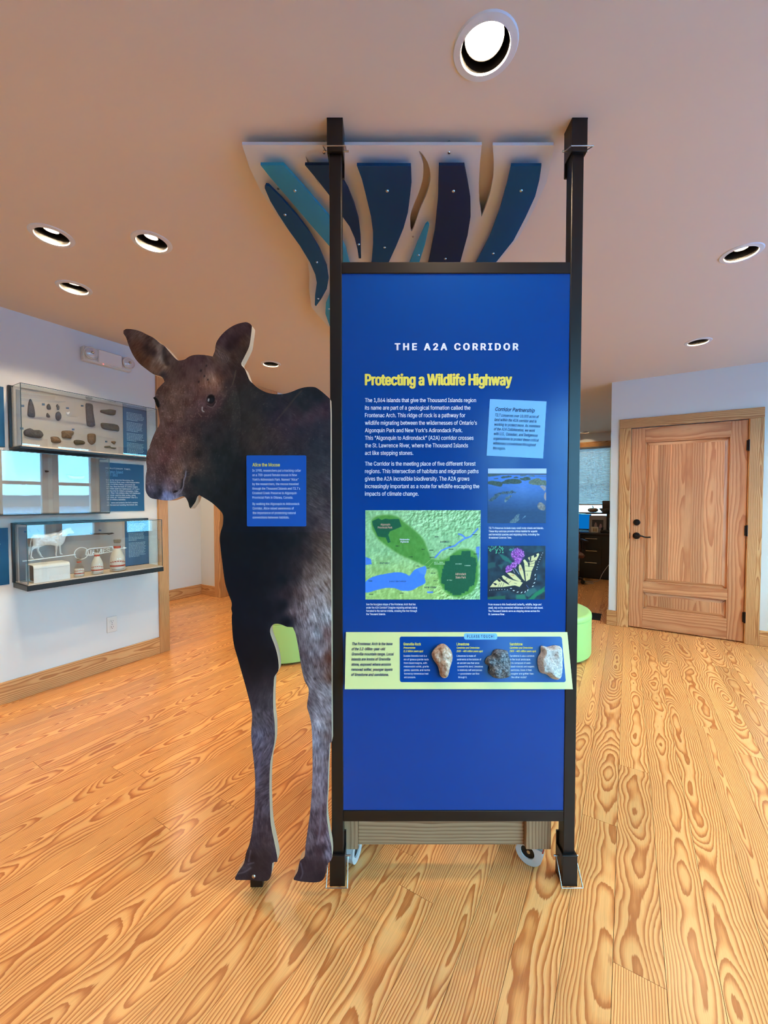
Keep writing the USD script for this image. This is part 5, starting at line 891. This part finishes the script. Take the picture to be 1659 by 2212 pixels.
(X0, Y0), (X1, Y1) = k4([(165, 650), (560, 605)]); obj('vane_lettering', PV.text('JAMES', X0, X1, Y0, 9.5, True, t=-.003, y1=Y1, depth=.006), M_SILV, vane)
obj('arrow_tip', PV.poly(k4([(610, 550), (660, 540), (800, 525), (800, 505), (862, 525), (805, 548), (800, 535), (660, 550), (615, 562)]), .006, -.003), M_SILV, vane)
for s_ in ((590, 345), (755, 350)): a_ = PV.uv(*k3([s_])[0]); obj('hanger', tube([PV.w(a_[0], a_[1], -.01), PV.w(a_[0], a_[1] + .02, -.045)], .0012), M_BLACK, vane)
for nm in ((500, 380), (700, 790), (1060, 810)): pass
# white enamel box with a rolled lid
bt_l, bt_r = onz_ = None, None
def onz(x, y, z):
    r = FW + RIGHT * (x - W / 2) / F + CUP * (H / 2 - y) / F; return EYE + r * (z - EYE[2]) / r[2]
p0, p1 = onz(72.9, 1263.3, .78), onz(151.8, 1252.4, .78)
xb = max(p0[0], p1[0]) - .004; xb = min(xb, -3.182); ya, yb = Plane((xb, 0, 0), (0, 1, 0), (0, 0, 1)).uv(73, 1250)[0], Plane((xb, 0, 0), (0, 1, 0), (0, 0, 1)).uv(151.5, 1240)[0]
zt = Plane((xb, 0, 0), (0, 1, 0), (0, 0, 1)).uv(149, 1213.5)[1]
prof = [(0, 0)] + [(.13 - .02 + .02 * math.sin(q), (zt - .7805) - .02 + .02 * math.cos(q)) for q in np.linspace(0, math.pi / 2, 8)] + [(.13, 0)]
prof = [(0, 0), (0, zt - .7805)] + prof[1:]
t = thing('bread_box', 'white enamel box with a rounded top edge in the lower case', 'box', ((xb - .065), (ya + yb) / 2, .7805))
shell = Polygon(prof); inner = shell.buffer(-.004)
M_ENAM = plain('white_enamel', (226, 228, 228), .3)
def bxm(poly, y_a, y_b): return put(extr(poly, y_b - y_a), A(xb - .13, y_b, .7805), A(1, 0, 0), A(0, 0, 1), A(0, -1, 0))
obj('shell', bxm(shell.difference(inner), ya, yb), M_ENAM, t); obj('end_wall', bxm(inner, yb - .01, yb - .006), M_ENAM, t); obj('inner_end', bxm(inner, ya + .02, ya + .024), plain('dark_inside', (96, 84, 74), .6), t)
obj('lid_seam', bx(xb - .001, xb + .0006, ya, yb, zt - .026, zt - .0245), plain('seam_grey', (170, 172, 172), .5), t)
# milk bottles
M_BGL = glass('bottle_glass', (.97, .98, .98), 1.5); M_MILK = plain('milk_white', (226, 226, 222), .35); M_RED = plain('red_label', (186, 62, 40), .5)
def bottle(px, pyb, pyt, wpx, label, lettered, milk):
    b = onz(px, pyb, .7805); s = Plane((b[0], 0, 0), (0, 1, 0), (0, 0, 1)); r = abs(s.uv(px + wpx / 2, pyb - 5)[0] - s.uv(px - wpx / 2, pyb - 5)[0]) / 2; h = s.uv(px, pyt)[1] - .7805
    b = A(min(b[0], -3.172 - .012 - r), s.uv(px, pyb)[0], .7805)
    t = thing('milk_bottle', label, 'milk bottle', b)
    P_ = [(.0, 0), (.86, 0), (1, .03), (1, .36), (.93, .46), (.74, .57), (.50, .68), (.43, .75), (.43, .90), (.52, .91), (.54, .985), (.48, 1.0), (.44, 1.0), (.42, .95)]
    outer = curve([(r * a, h * z) for a, z in P_[1:]], 4); outer = np.vstack([[(0, 0)], np.maximum(outer, 0), [(r * .38, h * .9), (0.0, h * .9)]])
    m = lathe(outer, 40, b); obj('glass', m, M_BGL, t, smooth=50)
    top = milk; inn = [(0, .02)] + [(a * .965, max(z, .02)) for a, z in P_[1:9] if z < top]
    za = inn[-1][0]; inn += [(za * .96, top), (0, top)]
    obj('milk', lathe([(r * a, h * z) for a, z in inn], 40, b), M_MILK, t, smooth=50)
    def band(z0, z1, rr, a0, a1, m_, nm, n=24):
        va, f = [], []
        for i in range(n + 1):
            q = math.radians(a0 + (a1 - a0) * i / n); 
            for z in (z0, z1): va.append((b[0] + rr * math.cos(q), b[1] + rr * math.sin(q), b[2] + z * h))
        for i in range(n): f += [(2 * i, 2 * i + 2, 2 * i + 3), (2 * i, 2 * i + 3, 2 * i + 1)]
        return obj(nm, trimesh.Trimesh(va, f, process=False), m_, t)
    band(.155, .205, r * 1.004, -95, 60, M_RED, 'label_band'); band(.73, .80, r * .445, -120, 70, M_RED, 'neck_band')
    for i, z in enumerate((.29, .31, .325, .33, .325, .31, .29)): band(z - .012, z + .014, r * 1.004, -84 + i * 19, -70 + i * 19, M_RED, 'label_letter', 4)
    band(.06, .08, r * 1.004, -70, 35, plain('grey_print', (120, 130, 142), .5) if 'gp' not in used else UsdShade.Material.Get(stage, '/World/Looks/grey_print'), 'label_print'); used['gp'] = 1
bottle(177, 1246.3, 1205, 21.5, 'smallest milk bottle, half empty, next to the white box', 1, .40)
bottle(214.6, 1240.2, 1188, 25.8, 'middle-sized milk bottle between the other two', 1, .86)
bottle(259, 1233.6, 1166, 32, 'tallest milk bottle, beside the teal strip', 1, .72)
PN = Plane((XL + .05, 0, 0), (0, 1, 0), (0, 0, 1))
uv = PN.uvs(k4([(205, 262), (235, 255), (280, 264), (560, 255), (600, 250), (640, 265), (600, 280), (540, 292), (500, 282), (240, 288), (210, 282)])); c = uv.mean(0)
t = thing('pointed_knife', 'dark pointed pen-shaped blade held on the board of the lower case', 'blade', (XL + .05, c[0], c[1])); obj('blade', PN.up(relief(uv, .006, .0018, 3, 0), 0), M_BLACK, t, smooth=40)
obj('peg', cat_(*[cyl(.002, PN.w(*PN.uv(*k4([q])[0]), -.024), PN.w(*PN.uv(*k4([q])[0]), .002), 10) for q in ((240, 275),)]), M_BLACK, t); obj('peg', cyl(.002, PN.w(*PN.uv(*k4([(560, 268)])[0]), -.024), PN.w(*PN.uv(*k4([(560, 268)])[0]), .002), 10), M_BLACK, t)
obj('number_tag', PK.poly(k4([(358, 196), (403, 200), (403, 228), (358, 224)]), .002), M_TAG, lo); obj('number_tag', PK.poly(k3([(455, 320), (498, 322), (498, 355), (455, 353)]), .002), M_TAG, lo)

# emergency light and socket
ze0, ze1, ya, yb = 2.312, 2.418, 1.362, 1.690
t = thing('emergency_light', 'white two-headed emergency light high on the display wall', 'emergency light', (XL, 1.52, ze0))
obj('housing', cbx(XL, XL + .045, ya, yb, ze0, ze1, .006), M_WPLAST, t); obj('cover', cbx(XL + .045, XL + .062, ya + .088, yb - .075, ze0 + .010, ze1 - .002, .006), M_WPLAST, t)
M_LENS = plain('lamp_lens', (206, 206, 206), .08, coat=.5)
for y in (ya + .040, yb - .034):
    c = A(XL + .045, y, ze0 + .058); R_ = trimesh.transformations.rotation_matrix(math.pi / 2, (0, 1, 0))
    def rx(m): m.apply_transform(R_); m.apply_translation(c); return m
    h_ = obj('lamp_head', rx(trimesh.creation.revolve([(0, .0), (.030, .0), (.043, .018), (.043, .030), (.040, .034), (.036, .030), (0, .030)], sections=36)), M_WPLAST, t, smooth=40)
    obj('lens', rx(trimesh.creation.revolve([(0, .042), (.018, .040), (.036, .031), (0, .031)], sections=36)), M_LENS, h_, smooth=40); obj('bulb', rx(trimesh.creation.icosphere(2, .010).apply_translation((0, 0, .043))), M_STEEL, h_, smooth=40)
obj('indicator', trimesh.creation.icosphere(2, .0035).apply_translation((XL + .046, ya + .128, ze0 + .006)), emit('red_indicator', (1, .1, .1), 3), t, label='tiny red indicator lamp')
y0, y1, z0, z1 = 1.497, 1.568, .285, .405
t = thing('power_outlet', 'white double power outlet low on the display wall', 'outlet', (XL, 1.53, z0))
obj('cover_plate', cbx(XL, XL + .006, y0, y1, z0, z1, .002), M_WPLAST, t)
yc = (y0 + y1) / 2
for zc in (.3225, .3675):
    s_ = obj('socket', PWL.up(extr(Point(yc, zc).buffer(.0175).intersection(sbox(yc - .0165, zc - .014, yc + .0165, zc + .014)), .0025), .0), M_WPLAST, t)
    for dy, dz, w, h in ((-.007, .004, .0024, .009), (.006, .004, .0024, .007), (-.0005, -.008, .005, .005)): obj('slot', bx(XL + .0082, XL + .0088, yc + dy - w / 2, yc + dy + w / 2, zc + dz - h / 2, zc + dz + h / 2), M_BLACK, s_)
obj('plate_screw', cyl(.003, (XL + .006, yc, .345), (XL + .0072, yc, .345), 14), M_STEEL, t)

# ------------------------------------------------------------------ office seen past the door wall
M_DESK = plain('espresso_veneer', (22, 16, 14), .35); M_BRASS = plain('brushed_handle', (220, 196, 160), .3, .9)
t = thing('office_desk', 'dark brown office desk with three silver drawer handles', 'desk', (-.5, 7.9, 0))
xd0, xd1 = -.68, .2; obj('cabinet', cbx(xd0, xd1, 7.5, 8.12, .0, .74, .003), M_DESK, t); obj('desk_top', cbx(-1.7, xd1 + .02, 7.47, 8.14, .74, .768, .003), plain('desk_top', (46, 42, 42), .35), t)
for z0, z1, zh in ((.50, .73, .665), (.26, .49, .462), (.02, .25, .265)):
    d_ = obj('drawer', cbx(-.66, -.36, 7.482, 7.5, z0, z1, .002), M_DESK, t)
    obj('handle', cat_(cbx(-.60, -.42, 7.452, 7.462, zh, zh + .012, .002), cbx(-.585, -.575, 7.46, 7.482, zh, zh + .012, .001), cbx(-.445, -.435, 7.46, 7.482, zh, zh + .012, .001)), M_BRASS, d_, label='slim brushed metal handle')
t = thing('desk_shelf', 'black raised shelf above the office desk', 'shelf', (-.6, 7.95, .768))
obj('shelf_board', cbx(-1.7, .2, 7.72, 8.12, 1.075, 1.10, .002), M_BLACK, t); obj('side_support', cbx(-.30, -.275, 7.72, 8.12, .768, 1.075, .002), M_BLACK, t); obj('side_support', cbx(-1.7, -1.675, 7.72, 8.12, .768, 1.075, .002), M_BLACK, t)
PO = Plane((0, 7.75, 0), (1, 0, 0), (0, 0, 1))
t = thing('gourd', 'small tan gourd with a stem on the office shelf', 'gourd', (-.515, 7.85, 1.10)); 
m = lathe(curve([(0, .012), (.03, .004), (.062, .014), (.078, .04), (.066, .066), (.03, .078), (0, .074)], 5), 48, (0, 0, 0)); q = np.arctan2(m.vertices[:, 1], m.vertices[:, 0]); m.vertices[:, :2] *= (1 + .07 * np.cos(9 * q))[:, None]; m.apply_translation((-.515, 7.85, 1.098))
obj('flesh', m, plain('gourd_tan', (146, 112, 80), .5), t, smooth=60); obj('stem', tube(curve([(-.515, 7.85, 1.17), (-.512, 7.85, 1.195), (-.525, 7.85, 1.215)], 5), .007), plain('stem_brown', (90, 76, 54), .7), t, smooth=60)
t = thing('ceramic_bowl', 'shallow glazed bowl on the office shelf', 'bowl', (-.33, 7.85, 1.10)); obj('bowl', lathe([(0, .004), (.04, .0), (.045, .006), (.085, .055), (.092, .07), (.086, .07), (.078, .055), (.03, .016), (0, .014)], 40, (-.33, 7.85, 1.10)), plain('bowl_glaze', (150, 140, 126), .3, var=.5, tint=(70, 64, 58), vscale=30), t, smooth=50)
t = thing('brown_box', 'dull brown carton standing on the office shelf', 'box', (-.30, 7.98, 1.10)); obj('carton', put(cbx(-.09, .09, -.06, .06, 0, .20, .003), A(-.29, 8.03, 1.10), A(1, .1, 0) / math.hypot(1, .1), A(-.1, 1, 0) / math.hypot(1, .1), UP), plain('carton_brown', (96, 84, 76), .7), t)
t = thing('wall_picture', 'white-bordered print with two figures leaning under the shelf', 'picture', (-.42, 7.8, .768))
obj('border', put(cbx(-.13, .13, 0, .012, 0, .285, .001), A(-.43, 7.70, .768), A(1, 0, 0), A(0, .98, -.2), A(0, .2, .98)), plain('paper_grey', (150, 142, 132), .6), t)
obj('image', put(bx(-.085, .085, -.001, 0, .06, .21), A(-.43, 7.70, .768), A(1, 0, 0), A(0, .98, -.2), A(0, .2, .98)), plain('print_dark', (40, 34, 32), .5), t)
for x, z, c in ((-.03, .15, (150, 120, 110)), (.045, .13, (170, 130, 130))): obj('figure', put(cat_(extr(Point(x, z).buffer(.014), .001), extr(Polygon([(x - .026, .065), (x + .026, .065), (x + .018, z - .012), (x - .018, z - .012)]), .001)), A(-.43, 7.699, .768), A(1, 0, 0), A(0, .2, .98), A(0, -.98, .2)), plain(f'figure_print_{int(z * 100)}', c, .5), t)
t = thing('screen', 'bright blue computer screen under the office shelf', 'screen', (-.72, 7.8, .768)); obj('bezel', cbx(-1.05, -.535, 7.80, 7.825, .80, 1.07, .003), M_BLACK, t); obj('display', bx(-1.04, -.545, 7.797, 7.80, .81, 1.06), emit('screen_blue', tuple(lin((10, 130, 225))), .75), t); obj('stand', cat_(cbx(-.85, -.75, 7.78, 7.86, .768, .776, .002), cbx(-.81, -.79, 7.815, 7.83, .77, .82, .002)), M_BLACK, t)
t = thing('desk_calendar', 'small cream block calendar on the office desk', 'calendar', (-.45, 7.58, .768)); obj('block', cbx(-.52, -.41, 7.55, 7.60, .768, .862, .004), plain('cream_card', (206, 194, 170), .6), t)
for x in (-.485, -.452): obj('numeral_bar', bx(x, x + .018, 7.548, 7.55, .785, .838), plain(f'tan_ink_{int(-x * 1000)}', (150, 120, 70), .5), t)
t = thing('telephone', 'black desk telephone at the right of the office desk', 'telephone', (-.30, 7.58, .768)); obj('body', put(cbx(-.08, .08, -.08, .08, 0, .045, .01), A(-.30, 7.60, .7685), A(1, 0, 0), A(0, 1, 0), UP), M_BLACK, t); obj('handset', tube([(-.355, 7.55, .83), (-.35, 7.60, .85), (-.35, 7.66, .845)], .016), M_BLACK, t, smooth=50)
t = thing('office_chair', 'brown leather office chair with dark arms half hidden by the sign', 'chair', (-.86, 6.95, 0)); M_LEA = plain('brown_leather', (92, 58, 42), .45, bump=.1, bscale=60); M_CHB = plain('chair_black', (14, 12, 12), .5)
bkp = Polygon([(-.24, 0), (.24, 0), (.22, .42), (.14, .50), (-.14, .50), (-.22, .42)]).buffer(.03)
bx_, by_ = A(.96, .28, 0), A(-.28, .96, 0)
cc0 = A(-.86, 6.95, 0)
obj('backrest', put(extr(bkp, .07), cc0 + by_ * .2 + UP * .52, bx_, UP + by_ * .15, -by_), M_LEA, t); obj('seat', put(cbx(-.26, .26, -.27, .22, .42, .50, .03), cc0, bx_, by_, UP), M_LEA, t)
for s_ in (-1, 1): obj('armrest', cat_(put(cbx(-.03, .03, -.2, .18, .66, .69, .01), cc0 + bx_ * .29 * s_, bx_, by_, UP), put(cbx(-.02, .02, -.04, .04, .42, .67, .005), cc0 + bx_ * .29 * s_, bx_, by_, UP)), M_CHB, t)
obj('column', cyl(.035, cc0 + UP * .1, cc0 + UP * .44), M_CHB, t, smooth=40)
for i in range(5):
    q = i * 2 * math.pi / 5; d = A(math.cos(q), math.sin(q), 0); obj('base_leg', tube([cc0 + UP * .12, cc0 + d * .28 + UP * .075], .022), M_CHB, t, smooth=40); obj('castor', cyl(.03, cc0 + d * .28 + UP * .03 - np.cross(d, UP) * .02, cc0 + d * .28 + UP * .03 + np.cross(d, UP) * .02, 20), M_CHB, t, smooth=40)
cable = curve([(-.21, 7.44, .30), (-.26, 7.40, .24), (-.33, 7.36, .12), (-.38, 7.30, .012), (-.47, 7.22, .006), (-.58, 7.16, .006), (-.62, 7.08, .006), (-.50, 7.12, .006), (-.44, 7.02, .006), (-.56, 6.98, .006), (-.66, 7.1, .006)], 8)
t = thing('power_cable', 'pale cable trailing from the desk onto the office floor', 'cable', (-.45, 7.2, 0)); obj('cord', tube(cable, .005, 6), plain('cable_grey', (176, 160, 146), .5), t, smooth=60)
t = thing('floor_vent', 'dark metal floor register in the boards near the office', 'floor vent', (-.285, 5.05, 0)); obj('frame', cbx(-.335, -.235, 4.90, 5.20, 0.0004, .004, .001), M_DARK, t)
for i in range(9): obj('louvre', bx(-.325, -.245, 4.915 + i * .031, 4.930 + i * .031, .004, .0055), M_BLACK, t)
